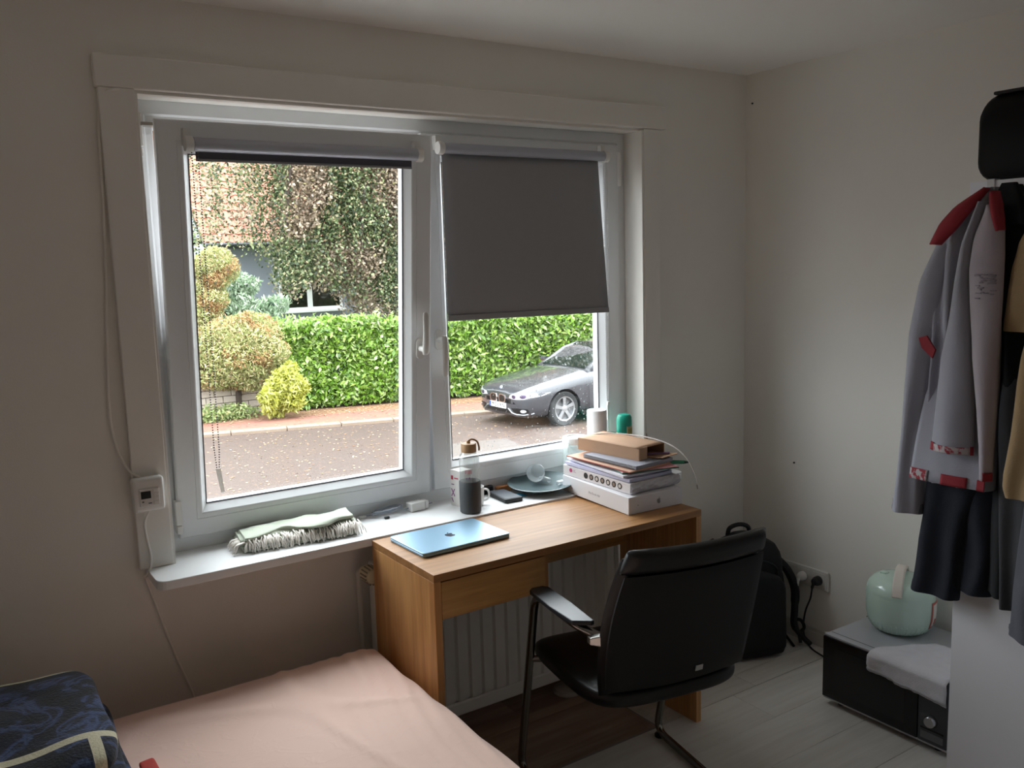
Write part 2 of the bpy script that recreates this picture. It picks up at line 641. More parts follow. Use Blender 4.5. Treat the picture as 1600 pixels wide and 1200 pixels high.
# lower left hinge cover and upper stay of the tilted sash
mb().box(0.566, 0.584, 2.648, 2.675, 0.845, 0.918).build('hinge', M_hinge, win, bevel=0.003)
mb().box(0.567, 0.583, 2.650, 2.675, 0.818, 0.843).build('hinge', M_hinge, win, bevel=0.003)
mb().box(0.551, 0.567, 2.668, 2.688, 1.93, 2.02).build('stay_hinge', M_hinge, win, bevel=0.003)
mb().box(0.553, 0.565, 2.670, 2.688, 1.905, 1.926).build('stay_hinge', M_hinge, win, bevel=0.003)
mb().box(0.562, 0.60, 2.655, 2.69, 1.985, 1.994).build('stay_arm', plain('zinc_stay', 'bdb9b0', 0.35, metal=1.0), win)
mb().tube([(0.60, 2.69, 1.99), (0.62, 2.60, 1.985)], 0.006, 8).build('stay_arm', MATS['zinc_stay'], win)
mb().box(2.278, 2.292, 2.655, 2.675, 1.86, 1.985).build('hinge', M_hinge, win, bevel=0.003)
mb().box(2.276, 2.292, 2.650, 2.675, 0.835, 0.918).build('hinge', M_hinge, win, bevel=0.003)
# rain drops on the outside of the right pane
dm = mb()
for i in range(420):
    x = random.uniform(1.53, 2.19)
    z = 0.90 + 0.55 * random.random() ** 1.3
    if random.random() > 0.35 + 0.65 * (x - 1.53) / 0.66:
        continue
    r_ = random.uniform(0.0012, 0.0032)
    V = [(x + r_ * math.cos(2 * PI * k / 6), 2.7256, z + 1.15 * r_ * math.sin(2 * PI * k / 6)) for k in range(6)] + [(x, 2.7256 + 0.7 * r_, z - 0.2 * r_)]
    dm.add(V, [(k, (k + 1) % 6, 6) for k in range(6)])
dr = dm.build('rain_drops', clear('rain_water', (0.95, 0.97, 1.0), 0.25, 0.8, 0.05, haze=0.55), s2, smooth=True)
dr['kind'] = 'stuff'

# ================================================================ outside
G = -1.42
ALB = 0.6
def road_y(x, y0):      # lines that run along the street
    return y0 - 0.285 * (x - 6.0)
def strip(name, ya, yb, z0, z1, mat, xa=-30, xb=40, lab=None):
    f = lambda y, x: (road_y(x, y) if y is not None else 2.95)
    V = [(xa, f(ya, xa), z0), (xb, f(ya, xb), z0), (xb, f(yb, xb), z0), (xa, f(yb, xa), z0)]
    V += [(p[0], p[1], z1) for p in V[:4]]
    m_ = mb().add(V, [(3, 2, 1, 0), (4, 5, 6, 7), (0, 1, 5, 4), (1, 2, 6, 5), (2, 3, 7, 6), (3, 0, 4, 7)])
    return struct(m_.build(name, mat), lab)

k = NT('asphalt')
v = k.coords()
n1 = k.n('TexNoise', Scale=60.0, Detail=4.0)
k.l(v, n1.inputs['Vector'])
c1 = k.ramp(n1.outputs[0], [(0.35, '4d423d'), (0.65, '6a5a53')])
vo = k.n('TexVoronoi', Scale=7.0)
k.l(v, vo.inputs['Vector'])
gt = k.n('Math', operation='LESS_THAN')
gt.inputs[1].default_value = 0.16
k.l(vo.outputs['Distance'], gt.inputs[0])
wn = k.n('TexNoise', Scale=3.0)
k.l(v, wn.inputs['Vector'])
mu = k.n('Math', operation='MULTIPLY')
k.l(gt.outputs[0], mu.inputs[0])
k.l(wn.outputs[0], mu.inputs[1])
mx = k.n('MixRGB')
mx.inputs[2].default_value = (*lin('8a6c50'), 1)
k.l(mu.outputs[0], mx.inputs[0])
k.l(c1, mx.inputs[1])
k.l(mx.outputs[0], k.p.inputs['Base Color'])
k.p.inputs['Roughness'].default_value = 0.65
k.p.inputs['Specular IOR Level'].default_value = 0.2
k.bump(n1.outputs[0], 0.3, 0.01)
M_asph = k.m

k = NT('red_pavers')
v = k.coords((1, 1, 1), (0, 0, R(-16)))
br = k.n('TexBrick', Scale=6.0)
br.inputs['Color1'].default_value = (*lin('8f5d52'), 1)
br.inputs['Color2'].default_value = (*lin('9c6a5a'), 1)
br.inputs['Mortar'].default_value = (*lin('80604f'), 1)
k.l(v, br.inputs['Vector'])
nz = k.n('TexNoise', Scale=1.3, Detail=6.0)
k.l(v, nz.inputs['Vector'])
mx = k.n('MixRGB')
mx.inputs[2].default_value = (*lin('8a6f4c'), 1)
fr = k.ramp(nz.outputs[0], [(0.45, '000000'), (0.7, 'b0b0b0')])
k.l(fr, mx.inputs[0])
k.l(br.outputs[0], mx.inputs[1])
k.l(mx.outputs[0], k.p.inputs['Base Color'])
k.p.inputs['Roughness'].default_value = 0.7
M_pav = k.m
M_soil = plain('garden_soil', '8f6a4c', 0.95, var=0.5, scale=3.5, bump=0.4, bscale=30)
M_lawn = plain('garden_ground', '5d6a3a', 0.95, var=0.3, scale=3, bump=0.4, bscale=30)

V = [(-30, 2.95), (40, 2.95), (40, road_y(40, 15.75)), (-30, road_y(-30, 15.75))]
struct(mb().prism([p for p in V], lambda x, y: (x, y, G - 0.2), lambda x, y: (x, y, G)).build('street', M_asph), 'grey brown asphalt street scattered with dead leaves')
strip('sidewalk', 15.98, 17.1, G - 0.2, G + 0.05, M_pav, lab='reddish brick sidewalk along the hedge')
strip('verge', 17.1, 18.3, G - 0.2, G + 0.04, M_soil, lab='brown planting strip below the hedge')
strip('garden', 18.3, 60, G - 0.2, G + 0.03, M_lawn, lab='garden ground behind the hedge')
# kerb stones along the street
kr = sroot('kerb', 'pale stone kerb along the street', (6, 15.8, G))
M_kerb = plain('kerb_stone', '94806f', 0.8, var=0.15, scale=4, bump=0.2, bscale=30)
kb = None
ang = math.atan(-0.285)
for i in range(-10, 26):
    cx = 6.0 + i * 1.0 * math.cos(ang)
    if kb is None:
        o = kb = mb().box(-0.495, 0.495, -0.115, 0.115, -0.2, 0.06).build('kerb_stone', M_kerb, kr, bevel=0.012, local=True)
    else:
        o = copy_part(kb, kr)
    o.location = (cx - 6, road_y(cx, 15.865) - 15.8, 0)
    o.rotation_euler = (0, 0, ang)
# concrete slab in the street
struct(mb().prism([(6.3, 12.9), (8.15, 12.55), (7.75, 10.6), (5.9, 10.95)], lambda x, y: (x, y, G), lambda x, y: (x, y, G + 0.012)).build('street_slab', plain('concrete_slab', '5c524c', 0.7, var=0.12, scale=5, bump=0.2, bscale=40)), 'pale concrete slab set in the street')

nl_ = 7000
lx, ly = rng.uniform(-2, 16, nl_), rng.uniform(6.0, 17.4, nl_)
ly = np.where(rng.random(nl_) < 0.28, road_y(lx, 17.0) + rng.uniform(-0.25, 0.75, nl_), ly)
keep = ly < road_y(lx, 17.8)
lx, ly = lx[keep], ly[keep]
lz = np.where(ly < road_y(lx, 15.75), G + 0.006, G + 0.066)
fl_o = leaves('fallen_leaves', np.stack([lx, ly, lz], 1), 0.05, 0.035, leafy('fallen_leaf', [(0.0, '7a5c40'), (0.4, 'b08e68'), (0.8, 'd0b894'), (1.0, 'a0622f')], 0.7, 0.0), upbias=30)
fl_o['label'] = 'small dead leaves scattered over the street'
fl_o['category'] = 'leaves'
# flatten the leaves onto the ground
co_ = np.empty(len(fl_o.data.vertices) * 3, np.float32)
fl_o.data.vertices.foreach_get('co', co_)
co_ = co_.reshape(-1, 3)
co_[:, 2] = np.repeat(lz, 4) + 0.2 * (co_[:, 2] - np.repeat(lz, 4))
fl_o.data.vertices.foreach_set('co', co_.reshape(-1))

# ---------------------------------------------------------------- neighbour house
M_hwall = plain('grey_blue_render', 'a9b1c1', 0.85, var=0.04, scale=2, bump=0.1, bscale=30)
M_tile = plain('clay_tile', 'b87058', 0.75, var=0.15, scale=6)
HX0, HX1, HY = 6.55, 19.0, 23.5
hs = thing('house', 'grey blue rendered house with orange tiled roof behind the trees', 'house', (12, HY, G))
mb().box(HX0, HX1, HY, HY + 8.5, G, 2.45).build('wall', M_hwall, hs)
# roof slope facing the street
EZ, EY, SL = 2.24, HY - 0.45, R(40)
RX0 = 6.15
rl = 6.6
def roofp(x, s, h=0.0):
    return (x, EY + s * math.cos(SL) - h * math.sin(SL), EZ + s * math.sin(SL) + h * math.cos(SL))
rf = mb().add([roofp(RX0, 0), roofp(HX1 + 0.4, 0), roofp(HX1 + 0.4, rl), roofp(RX0, rl), roofp(RX0, 0, -0.12), roofp(HX1 + 0.4, 0, -0.12), roofp(HX1 + 0.4, rl, -0.12), roofp(RX0, rl, -0.12)],
              [(0, 1, 2, 3), (7, 6, 5, 4), (0, 4, 5, 1), (1, 5, 6, 2), (2, 6, 7, 3), (3, 7, 4, 0)]).build('roof', plain('roof_deck', '5b4a44', 0.9), hs)
yr = EY + rl * math.cos(SL)
zr = EZ + rl * math.sin(SL)
mb().add([(RX0, yr, zr), (HX1 + 0.4, yr, zr), (HX1 + 0.4, yr + 5.1, EZ), (RX0, yr + 5.1, EZ), (RX0, yr, zr - 0.12), (HX1 + 0.4, yr, zr - 0.12), (HX1 + 0.4, yr + 5.1, EZ - 0.12), (RX0, yr + 5.1, EZ - 0.12)],
         [(0, 1, 2, 3), (7, 6, 5, 4), (0, 4, 5, 1), (1, 5, 6, 2), (2, 6, 7, 3), (3, 7, 4, 0)]).build('roof', M_tile, hs)
# gable end
mb().prism([(HY, 2.3), (HY + 8.5, 2.3), (yr, zr - 0.2)], lambda y, z: (HX0, y, z), lambda y, z: (HX0 + 0.25, y, z)).build('gable', M_hwall, hs)
# clay tiles: one curved tile, laid in rows; the ones in view single, the rest joined
TWD, TLN = 0.245, 0.335
def tile_rings(x, s):
    rings = []
    for t, lift in ((0.0, 0.035), (0.40, 0.008)):
        top = [roofp(x + TWD * u, s + t, lift + hh) for u, hh in ((0, 0.0), (0.12, 0.028), (0.3, 0.045), (0.5, 0.03), (0.7, 0.008), (1.0, 0.004))]
        bot = [roofp(x + TWD * u, s + t, lift - 0.02) for u in (1.0, 0.0)]
        rings.append(top + bot)
    return rings
t0 = None
joined = mb()
nsingle = 0
for r_ in range(19):
    for c_ in range(int((HX1 + 0.4 - RX0) / TWD)):
        x, s = RX0 + c_ * TWD, r_ * TLN
        if c_ < 20 and r_ < 14:
            if t0 is None:
                o = t0 = mb().loft([[Vector(p) - Vector(roofp(RX0, 0)) for p in rg] for rg in tile_rings(RX0, 0)]).build('roof_tile', M_tile, rf, smooth=True, local=True, angle=50)
            else:
                o = copy_part(t0, rf)
            o.location = Vector(roofp(x, s)) - Vector((12, HY, G))
            nsingle += 1
        else:
            joined.loft(tile_rings(x, s))
jt = joined.build('roof_tiles', M_tile, rf)
jt['kind'] = 'stuff'
mb().box(HX0 - 0.3, HX1 + 0.3, EY - 0.02, HY, EZ - 0.12, EZ - 0.06).build('soffit', plain('eave_board', '4a4c52', 0.7), hs)
mb().tube([(RX0, EY - 0.06, EZ - 0.03), (HX1 + 0.4, EY - 0.06, EZ - 0.03)], 0.05, 8).build('gutter', plain('gutter_zinc', '6c6f74', 0.4, metal=0.8), hs)
# windows of the house
M_hglass = plain('dark_house_glass', '1b2218', 0.05, spec=0.8)
def hwin(x0, x1, z0, z1):
    f = ring_mesh(x0, x1, z0, z1, [(0, HY + 0.05), (0, HY - 0.03), (0.075, HY - 0.03), (0.075, HY + 0.05)]).build('window', M_pvc, hs)
    xm = (x0 + x1) / 2 - 0.05
    mb().box(xm - 0.07, xm + 0.07, HY - 0.03, HY + 0.03, z0 + 0.07, z1 - 0.07).build('mullion', M_pvc, f)
    mb().box(x0 + 0.07, xm - 0.06, HY - 0.005, HY + 0.01, z0 + 0.07, z1 - 0.07).build('pane', M_hglass, f)
    mb().box(xm + 0.06, x1 - 0.07, HY - 0.005, HY + 0.01, z0 + 0.07, z1 - 0.07).build('pane', M_hglass, f)
    mb().box(x0 - 0.06, x1 + 0.06, HY - 0.14, HY, z0 - 0.07, z0).build('window_sill', M_pvc, f, bevel=0.01)
hwin(8.14, 9.93, 0.43, 1.75)
hwin(12.6, 14.4, 0.43, 1.75)

# ---------------------------------------------------------------- low block wall by the conifers
bw = thing('garden_wall', 'low pale block wall below the yellow green conifer', 'wall', (5.0, 18.35, G))
mb().box(-2.1, 6.38, 18.31, 18.6, G, -0.70).build('mortar_core', plain('mortar', '8d8278', 0.9, var=0.1), bw)
M_blk = plain('garden_block', 'e3d3c4', 0.85, var=0.14, scale=4, bump=0.25, bscale=25)
bb = None
for r_ in range(5):
    for c_ in range(25):
        x = -2.23 + 0.345 * c_ + (0.17 if r_ % 2 else 0)
        if x < -2.12 or x + 0.33 > 6.40:
            continue
        if bb is None:
            o = bb = mb().box(0, 0.333, -0.05, 0.03, 0, 0.130).build('block', M_blk, bw, bevel=0.008, seg=1, local=True)
        else:
            o = copy_part(bb, bw)
        o.location = (x - 5.0, 18.31 - 18.35 + random.uniform(-0.006, 0.006), 0.02 + r_ * 0.141)

# ---------------------------------------------------------------- plants
def blob(c, rad, n, shell=0.35):
    d = rng.normal(size=(n, 3))
    d /= np.linalg.norm(d, axis=1)[:, None]
    k_ = max(9, int(16 * max(rad)))
    cd = rng.normal(size=(k_, 3))
    cd /= np.linalg.norm(cd, axis=1)[:, None]
    near = (d @ cd.T).max(axis=1)                     # tufts: bulge where a direction is near a tuft centre
    bulge = 0.66 + 0.56 * np.clip((near - 0.60) / 0.40, 0, 1) ** 0.9 + 0.12 * rng.random(n)
    r_ = (1 - shell * rng.random(n) ** 1.6) * bulge
    return np.array(c) + d * r_[:, None] * np.array(rad), d

def core(blobs, name, mat, parent, f=0.78):
    m_ = mb()
    for c, rad in blobs:
        m_.grid(lambda u, v: (c[0] + f * rad[0] * math.cos(2 * PI * u) * math.sin(PI * min(max(v, 0.02), 0.98)), c[1] + f * rad[1] * math.sin(2 * PI * u) * math.sin(PI * min(max(v, 0.02), 0.98)), c[2] + f * rad[2] * math.cos(PI * v)), 12, 8, True)
    return m_.build(name, mat, parent, smooth=True, angle=180)

# laurel hedge along the sidewalk
hd = thing('laurel_hedge', 'dense bright green laurel hedge along the sidewalk', 'hedge', (10.0, road_y(10, 18.3), G))
HA, HB = 6.15, 24.0
hy = lambda x: road_y(x, 17.85)
M_laurel = leafy('laurel_leaf', [(0.0, '4d6e26'), (0.25, '75a236'), (0.55, '98c348'), (0.8, 'bcdc70'), (1.0, 'def0b2')], 0.3, 0.35)
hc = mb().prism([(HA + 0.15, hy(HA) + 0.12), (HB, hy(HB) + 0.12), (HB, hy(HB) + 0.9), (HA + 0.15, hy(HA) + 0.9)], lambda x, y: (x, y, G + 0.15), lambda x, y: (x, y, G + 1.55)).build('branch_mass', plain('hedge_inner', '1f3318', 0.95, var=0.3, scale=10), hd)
n = 40000
xs = HA + (HB - HA) * rng.random(n) ** 1.35
zz = rng.random(n)
lump = lambda a, b: np.array([noise.noise(Vector((p * 0.9, q * 1.1, 3.1))) for p, q in zip(a, b)])
lm = lump(xs, zz * 1.9)
zz2 = 0.10 + 1.62 * zz
yy = hy(xs) + 0.02 - 0.16 * lm + 0.18 * rng.random(n) + 0.10 * np.abs(zz - 0.5) ** 2
yy = yy - 0.05 * (rng.random(n) < 0.3)
C1 = np.stack([xs, yy, G + zz2], 1)
nt = 14000
xt = HA + (HB - HA) * rng.random(nt) ** 1.35
tn = np.array([noise.noise(Vector((p * 2.2, 1.7, 0.3))) for p in xt])
C2 = np.stack([xt, hy(xt) + 0.95 * rng.random(nt), G + 1.60 + 0.22 * rng.random(nt) ** 1.5 + 0.18 * tn + 0.04], 1)
n3 = 2500
C3 = np.stack([HA + 0.18 * rng.random(n3), hy(HA) + 0.95 * rng.random(n3), G + 0.1 + 1.65 * rng.random(n3)], 1)
ns = 320
sx_ = HA + (HB - HA) * rng.random(ns) ** 1.35
SP = []
for x in sx_:
    h_ = 0.10 + 0.26 * random.random() ** 1.5
    y = hy(x) + 0.7 * random.random()
    for j in range(9):
        SP.append((x + random.gauss(0, 0.035), y + random.gauss(0, 0.035), G + 1.72 + h_ * j / 9))
leaves('shoots', np.array(SP), 0.13, 0.05, leafy('laurel_shoot', [(0.0, '97bf52'), (0.6, 'c0e084'), (1.0, 'e6f5c0')], 0.35, 0.4), hd, droop=-1.2, upbias=0.3, out=(0, -1, 0), outbias=0.7)
leaves('foliage', np.concatenate([C1, C2, C3]), 0.150, 0.066, M_laurel, hd, droop=-0.25, upbias=0.9, out=(0, -1, 0), outbias=0.7)

# weeping beech in front of the house
tr = thing('weeping_beech', 'weeping tree with bronze and dark green leaf curtains before the house', 'tree', (11.5, 20.6, G))
M_bark = plain('beech_bark', '5a4c44', 0.85, var=0.25, scale=10, bump=0.4, bscale=40)
mb().tube(smoothpath([(11.5, 20.6, G), (11.45, 20.55, 0.5), (11.2, 20.5, 2.5), (10.6, 20.4, 4.6), (9.8, 20.3, 6.4)], 4), [0.30 - 0.011 * i for i in range(17)], 10).build('trunk', M_bark, tr, smooth=True)
def limb(pts, r0):
    P = smoothpath(pts, 4)
    mb().tube(P, [r0 * (1 - 0.8 * i / len(P)) for i in range(len(P))], 7).build('limb', M_bark, tr, smooth=True)
limb([(11.2, 20.5, 2.5), (9.5, 20.2, 5.0), (7.6, 19.9, 6.0), (6.0, 19.8, 5.4), (5.2, 19.8, 4.2)], 0.12)
limb([(11.0, 20.5, 3.2), (9.8, 19.9, 5.4), (8.2, 19.6, 5.6), (7.3, 19.5, 4.2), (7.0, 19.5, 2.4)], 0.10)
limb([(11.3, 20.5, 2.0), (13.0, 20.3, 4.6), (15.0, 20.2, 5.2), (16.6, 20.2, 3.8)], 0.12)
limb([(10.6, 20.4, 4.6), (9.7, 20.0, 4.4), (9.0, 19.6, 3.4), (8.8, 19.5, 1.8)], 0.08)
limb([(11.4, 20.5, 1.6), (12.4, 19.8, 3.6), (13.2, 19.5, 3.0), (13.5, 19.4, 1.2)], 0.08)
# hanging strands: lower end follows the ragged edge of the curtains
LOW = [(4.6, 2.0), (5.2, 1.80), (5.5, 1.95), (6.2, 1.95), (6.45, 1.70), (6.8, 1.80), (6.92, 0.95), (7.1, 0.75), (7.35, 1.05), (7.9, 1.0), (8.4, 0.95), (8.6, 0.70), (8.8, 0.40), (9.2, 0.25), (10.2, 0.15), (12.0, 0.3), (14.0, 0.5), (16.5, 1.2), (18.0, 2.5)]
DEN = [(4.6, 0.34), (5.6, 0.42), (6.2, 0.50), (6.75, 0.70), (7.1, 0.95), (8.0, 1.0), (18.0, 0.8)]
PB, PG = [], []
def strand(x, y):
    top = 6.6 - 0.12 * (x - 10) ** 2 * 0.5 + random.uniform(-0.5, 0.5)
    lo = lerp_tab(LOW, x) + abs(random.gauss(0, 0.28))
    if random.random() < 0.25:
        lo += random.uniform(0, 1.5)
    if top - lo < 0.4:
        return
    nl = int((top - lo) * 20)
    z = np.linspace(lo, top, nl) + rng.normal(size=nl) * 0.02
    ph = random.random() * 7
    sp = 0.055
    xx = x + 0.09 * np.sin(z * 1.3 + ph) + rng.normal(size=nl) * sp
    yy_ = y + 0.09 * np.cos(z * 1.1 + ph) + rng.normal(size=nl) * sp
    cl = noise.noise(Vector((x * 0.9, y * 0.7, 5))) + 0.4 * random.gauss(0, 1) * 0.6
    q = np.stack([xx, yy_, z], 1)
    g = np.array([noise.noise(Vector((a * 1.1, b * 0.5 + 9, c_ * 0.9))) for a, b, c_ in q]) + 0.35 * cl
    g = g + 0.25 * (rng.random(nl) - 0.5) - (0.42 if x < 7.0 else 0.0)
    PB.append(q[g > -0.10])
    PG.append(q[g <= -0.10])
for i in range(1300):
    x = random.uniform(4.7, 17.5)
    if random.random() > lerp_tab(DEN, x):
        continue
    strand(x, random.uniform(19.3, 20.9))
for i in range(330):      # dense stretch in front of the house window
    strand(random.uniform(6.9, 10.8), random.uniform(19.3, 20.6))
PB, PG = np.concatenate(PB), np.concatenate(PG)
M_bronze = leafy('beech_bronze_leaf', [(0.0, '4c4a38'), (0.2, '8f7d68'), (0.45, 'b29c84'), (0.75, 'cbb59c'), (0.9, 'decbb4'), (1.0, 'b5ac72')], 0.45, 0.3)
M_deepgr = leafy('beech_green_leaf', [(0.0, '2c3a26'), (0.3, '4f6340'), (0.6, '7b8f5c'), (0.8, 'a5ad7c'), (1.0, 'd2bf98')], 0.4, 0.3)
leaves('bronze_foliage', PB, 0.085, 0.056, M_bronze, tr, droop=0.5, upbias=0.4, out=(0, -1, 0), outbias=0.4)
leaves('green_foliage', PG, 0.085, 0.056, M_deepgr, tr, droop=0.5, upbias=0.4, out=(0, -1, 0), outbias=0.4)

# conifers and shrubs at the left end
def conifer(name, label, cat, base, blobs, mat, nper, ln, wd, stem=None, inner='5a5a2c', droop=-0.4, group=None, mat2=None, cf=0.60):
    t = thing(name, label, cat, base, group=group)
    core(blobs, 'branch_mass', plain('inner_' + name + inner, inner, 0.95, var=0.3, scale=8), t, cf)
    P, D = [], []
    for (c, rad), nn in zip(blobs, nper):
        p, d = blob(c, rad, nn, 0.3)
        P.append(p)
        D.append(d)
    P, D = np.concatenate(P), np.concatenate(D)
    if mat2 is not None:      # rusty patches
        nz_ = np.array([noise.noise(Vector(p * 2.3)) for p in P]) + 0.25 * (rng.random(len(P)) - 0.5)
        sel = nz_ > 0.24
        leaves('rusty_foliage', P[sel], ln, wd, mat2, t, droop=droop, upbias=0.3, out=D[sel], outbias=-0.2)
        P, D = P[~sel], D[~sel]
    leaves('foliage', P, ln, wd, mat, t, droop=droop, upbias=0.3, out=D, outbias=-0.2)
    if stem:
        mb().tube(smoothpath(stem, 4), 0.06, 7).build('stem', M_bark, t, smooth=True)
    return t
M_ylw = leafy('golden_needles', [(0.0, '8f9a58'), (0.3, 'bcc67a'), (0.55, 'dcdc98'), (0.75, 'efe8b0'), (0.86, 'd6a577'), (1.0, 'f8f2cc')], 0.6, 0.35)
M_rust = leafy('rusty_needles', [(0.0, 'a8764a'), (0.4, 'cc9a68'), (0.7, 'dfc084'), (1.0, 'e6dca0')], 0.6, 0.35)
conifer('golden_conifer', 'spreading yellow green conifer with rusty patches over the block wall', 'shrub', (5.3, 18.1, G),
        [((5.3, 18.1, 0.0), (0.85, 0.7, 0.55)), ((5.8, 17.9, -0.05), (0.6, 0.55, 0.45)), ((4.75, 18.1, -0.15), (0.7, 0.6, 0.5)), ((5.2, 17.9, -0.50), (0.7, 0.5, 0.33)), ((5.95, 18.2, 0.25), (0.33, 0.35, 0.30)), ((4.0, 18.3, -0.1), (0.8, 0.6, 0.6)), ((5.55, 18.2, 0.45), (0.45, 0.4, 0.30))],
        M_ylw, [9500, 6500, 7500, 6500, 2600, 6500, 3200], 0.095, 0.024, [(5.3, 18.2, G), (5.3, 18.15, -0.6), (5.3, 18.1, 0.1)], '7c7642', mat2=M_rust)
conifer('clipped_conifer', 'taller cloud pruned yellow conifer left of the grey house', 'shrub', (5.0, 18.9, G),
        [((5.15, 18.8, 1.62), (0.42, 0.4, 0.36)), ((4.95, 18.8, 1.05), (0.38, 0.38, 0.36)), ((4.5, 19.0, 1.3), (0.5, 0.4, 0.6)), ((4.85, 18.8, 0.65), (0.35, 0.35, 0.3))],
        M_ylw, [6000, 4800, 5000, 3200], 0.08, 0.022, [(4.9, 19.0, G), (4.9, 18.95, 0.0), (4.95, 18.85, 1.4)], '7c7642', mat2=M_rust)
M_bluegr = leafy('grey_green_leaf', [(0.0, '7a9a74'), (0.4, 'a8c49c'), (0.75, 'cde0c0'), (1.0, 'eef7e2')], 0.5, 0.3)
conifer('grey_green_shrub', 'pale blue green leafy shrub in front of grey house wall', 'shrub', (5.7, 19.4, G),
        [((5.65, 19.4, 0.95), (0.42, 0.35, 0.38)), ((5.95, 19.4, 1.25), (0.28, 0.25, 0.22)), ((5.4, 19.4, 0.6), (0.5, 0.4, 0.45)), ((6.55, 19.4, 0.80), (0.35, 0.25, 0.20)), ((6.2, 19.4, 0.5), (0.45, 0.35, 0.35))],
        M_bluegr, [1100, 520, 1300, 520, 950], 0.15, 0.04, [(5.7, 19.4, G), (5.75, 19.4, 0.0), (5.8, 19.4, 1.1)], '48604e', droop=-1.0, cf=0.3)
M_thuja = leafy('golden_thuja_leaf', [(0.0, 'a7a83a'), (0.4, 'cdcf55'), (0.8, 'e3e47c'), (1.0, 'eef0a0')], 0.55, 0.35)
conifer('golden_thuja', 'small bright yellow thuja at left end of the hedge', 'shrub', (5.85, 17.0, G),
        [((5.85, 17.05, -0.95), (0.36, 0.32, 0.35)), ((5.95, 17.05, -0.55), (0.25, 0.25, 0.28)), ((6.12, 17.0, -0.75), (0.22, 0.2, 0.18)), ((5.6, 17.0, -1.0), (0.22, 0.2, 0.25))],
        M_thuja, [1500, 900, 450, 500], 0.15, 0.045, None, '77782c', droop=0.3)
M_weed = leafy('verge_plant_leaf', [(0.0, '7f9c55'), (0.5, 'aec27a'), (0.8, 'cdd79a'), (1.0, 'd9c68c')], 0.6, 0.3)
for i, (x, lab) in enumerate(((3.9, 'low pale green plant at verge, farthest left'), (4.55, 'low pale green plant below the block wall, second from left'), (5.1, 'low pale green plant beside the yellow thuja'))):
    t = thing('verge_plant', lab, 'plant', (x, 17.55, G), group='low plants below the block wall')
    p, d = blob((x, 17.75, G + 0.14), (0.42, 0.3, 0.2), 900, 0.9)
    leaves('foliage', p, 0.09, 0.035, M_weed, t, upbias=0.5)
M_red = leafy('red_leaf', [(0.0, '5a1f22'), (0.5, '8a3236'), (0.8, 'a24a3e'), (1.0, '7d6b45')], 0.5, 0.3)
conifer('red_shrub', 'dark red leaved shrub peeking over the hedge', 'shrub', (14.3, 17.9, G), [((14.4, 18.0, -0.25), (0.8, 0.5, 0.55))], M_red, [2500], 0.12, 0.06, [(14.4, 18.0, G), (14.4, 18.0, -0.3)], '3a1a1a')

# ---------------------------------------------------------------- parked car
CA = R(181)
hv, lv = Vector((math.cos(CA), math.sin(CA), 0)), Vector((-math.sin(CA), math.cos(CA), 0))
car_loc = Vector((9.63, 12.90, G)) - lv * 0.78
car = thing('car', 'dark grey hatchback parked facing left before the hedge', 'car', tuple(car_loc), (0, 0, CA))
# local: x forward from the front axle, y to the car's left, z up
M_paint = plain('grey_metallic_paint', '4b4c52', 0.22, metal=0.35, var=0.05, scale=30, coat=0.8)
M_tint = plain('car_glass', '10201c', 0.04, spec=0.9, coat=0.3)
M_tyre = plain('tyre_rubber', '1e1f21', 0.8, var=0.1)
M_rim = plain('alloy_rim', 'c5c8cc', 0.28, metal=0.85)
M_gloss = plain('gloss_black_trim', '0b0b0d', 0.25)
st = [  # u, half width, z bottom, z shoulder (belt), z top centre
    (0.875, 0.40, 0.33, 0.58, 0.63), (0.86, 0.55, 0.25, 0.61, 0.665), (0.80, 0.68, 0.21, 0.64, 0.70), (0.70, 0.78, 0.20, 0.68, 0.745), (0.52, 0.845, 0.19, 0.72, 0.795), (0.25, 0.878, 0.19, 0.765, 0.85),
    (-0.10, 0.885, 0.19, 0.82, 0.905), (-0.45, 0.885, 0.19, 0.865, 0.96), (-0.75, 0.885, 0.19, 0.89, 0.985), (-1.6, 0.885, 0.19, 0.92, 1.0), (-2.5, 0.885, 0.19, 0.95, 1.02), (-3.1, 0.86, 0.22, 0.97, 1.02), (-3.35, 0.78, 0.28, 0.95, 1.0), (-3.46, 0.60, 0.35, 0.90, 0.94)]
rings = []
for u, hw, zb, zs, zt in st:
    half = [(0.0, zb), (hw * 0.86, zb), (hw * 0.97, zb + 0.07), (hw, zb + 0.2), (hw * 1.0, zs - 0.13), (hw * 0.985, zs - 0.02), (hw * 0.92, zs + 0.03), (hw * 0.72, zt - 0.025), (hw * 0.4, zt - 0.006), (0.0, zt)]
    rings.append([(u, y, z) for y, z in half] + [(u, -y, z) for y, z in half[-2:0:-1]])
body = mb().loft(rings).build('body', M_paint, car, smooth=True, local=True, angle=60)
cut = mb()
for u in (0.0, -2.69):
    for sgn in (1, -1):
        cut.lathe([(0.365, -0.28), (0.365, 0.12)], (u, sgn * 0.85, 0.315), 28, Matrix.Rotation(R(-90 * sgn), 3, 'X'))
co = cut.build('cutter', None)
co.parent = car
bo = body.modifiers.new('arch', 'BOOLEAN')
bo.operation = 'DIFFERENCE'
bo.object = co
bo.solver = 'EXACT'
dg = bpy.context.evaluated_depsgraph_get()
nm = bpy.data.meshes.new_from_object(body.evaluated_get(dg))
body.modifiers.clear()
body.data = nm
bpy.data.objects.remove(co)
from mathutils.bvhtree import BVHTree
bmc = bmesh.new()
bmc.from_mesh(body.data)
BV = BVHTree.FromBMesh(bmc)
bmc.free()
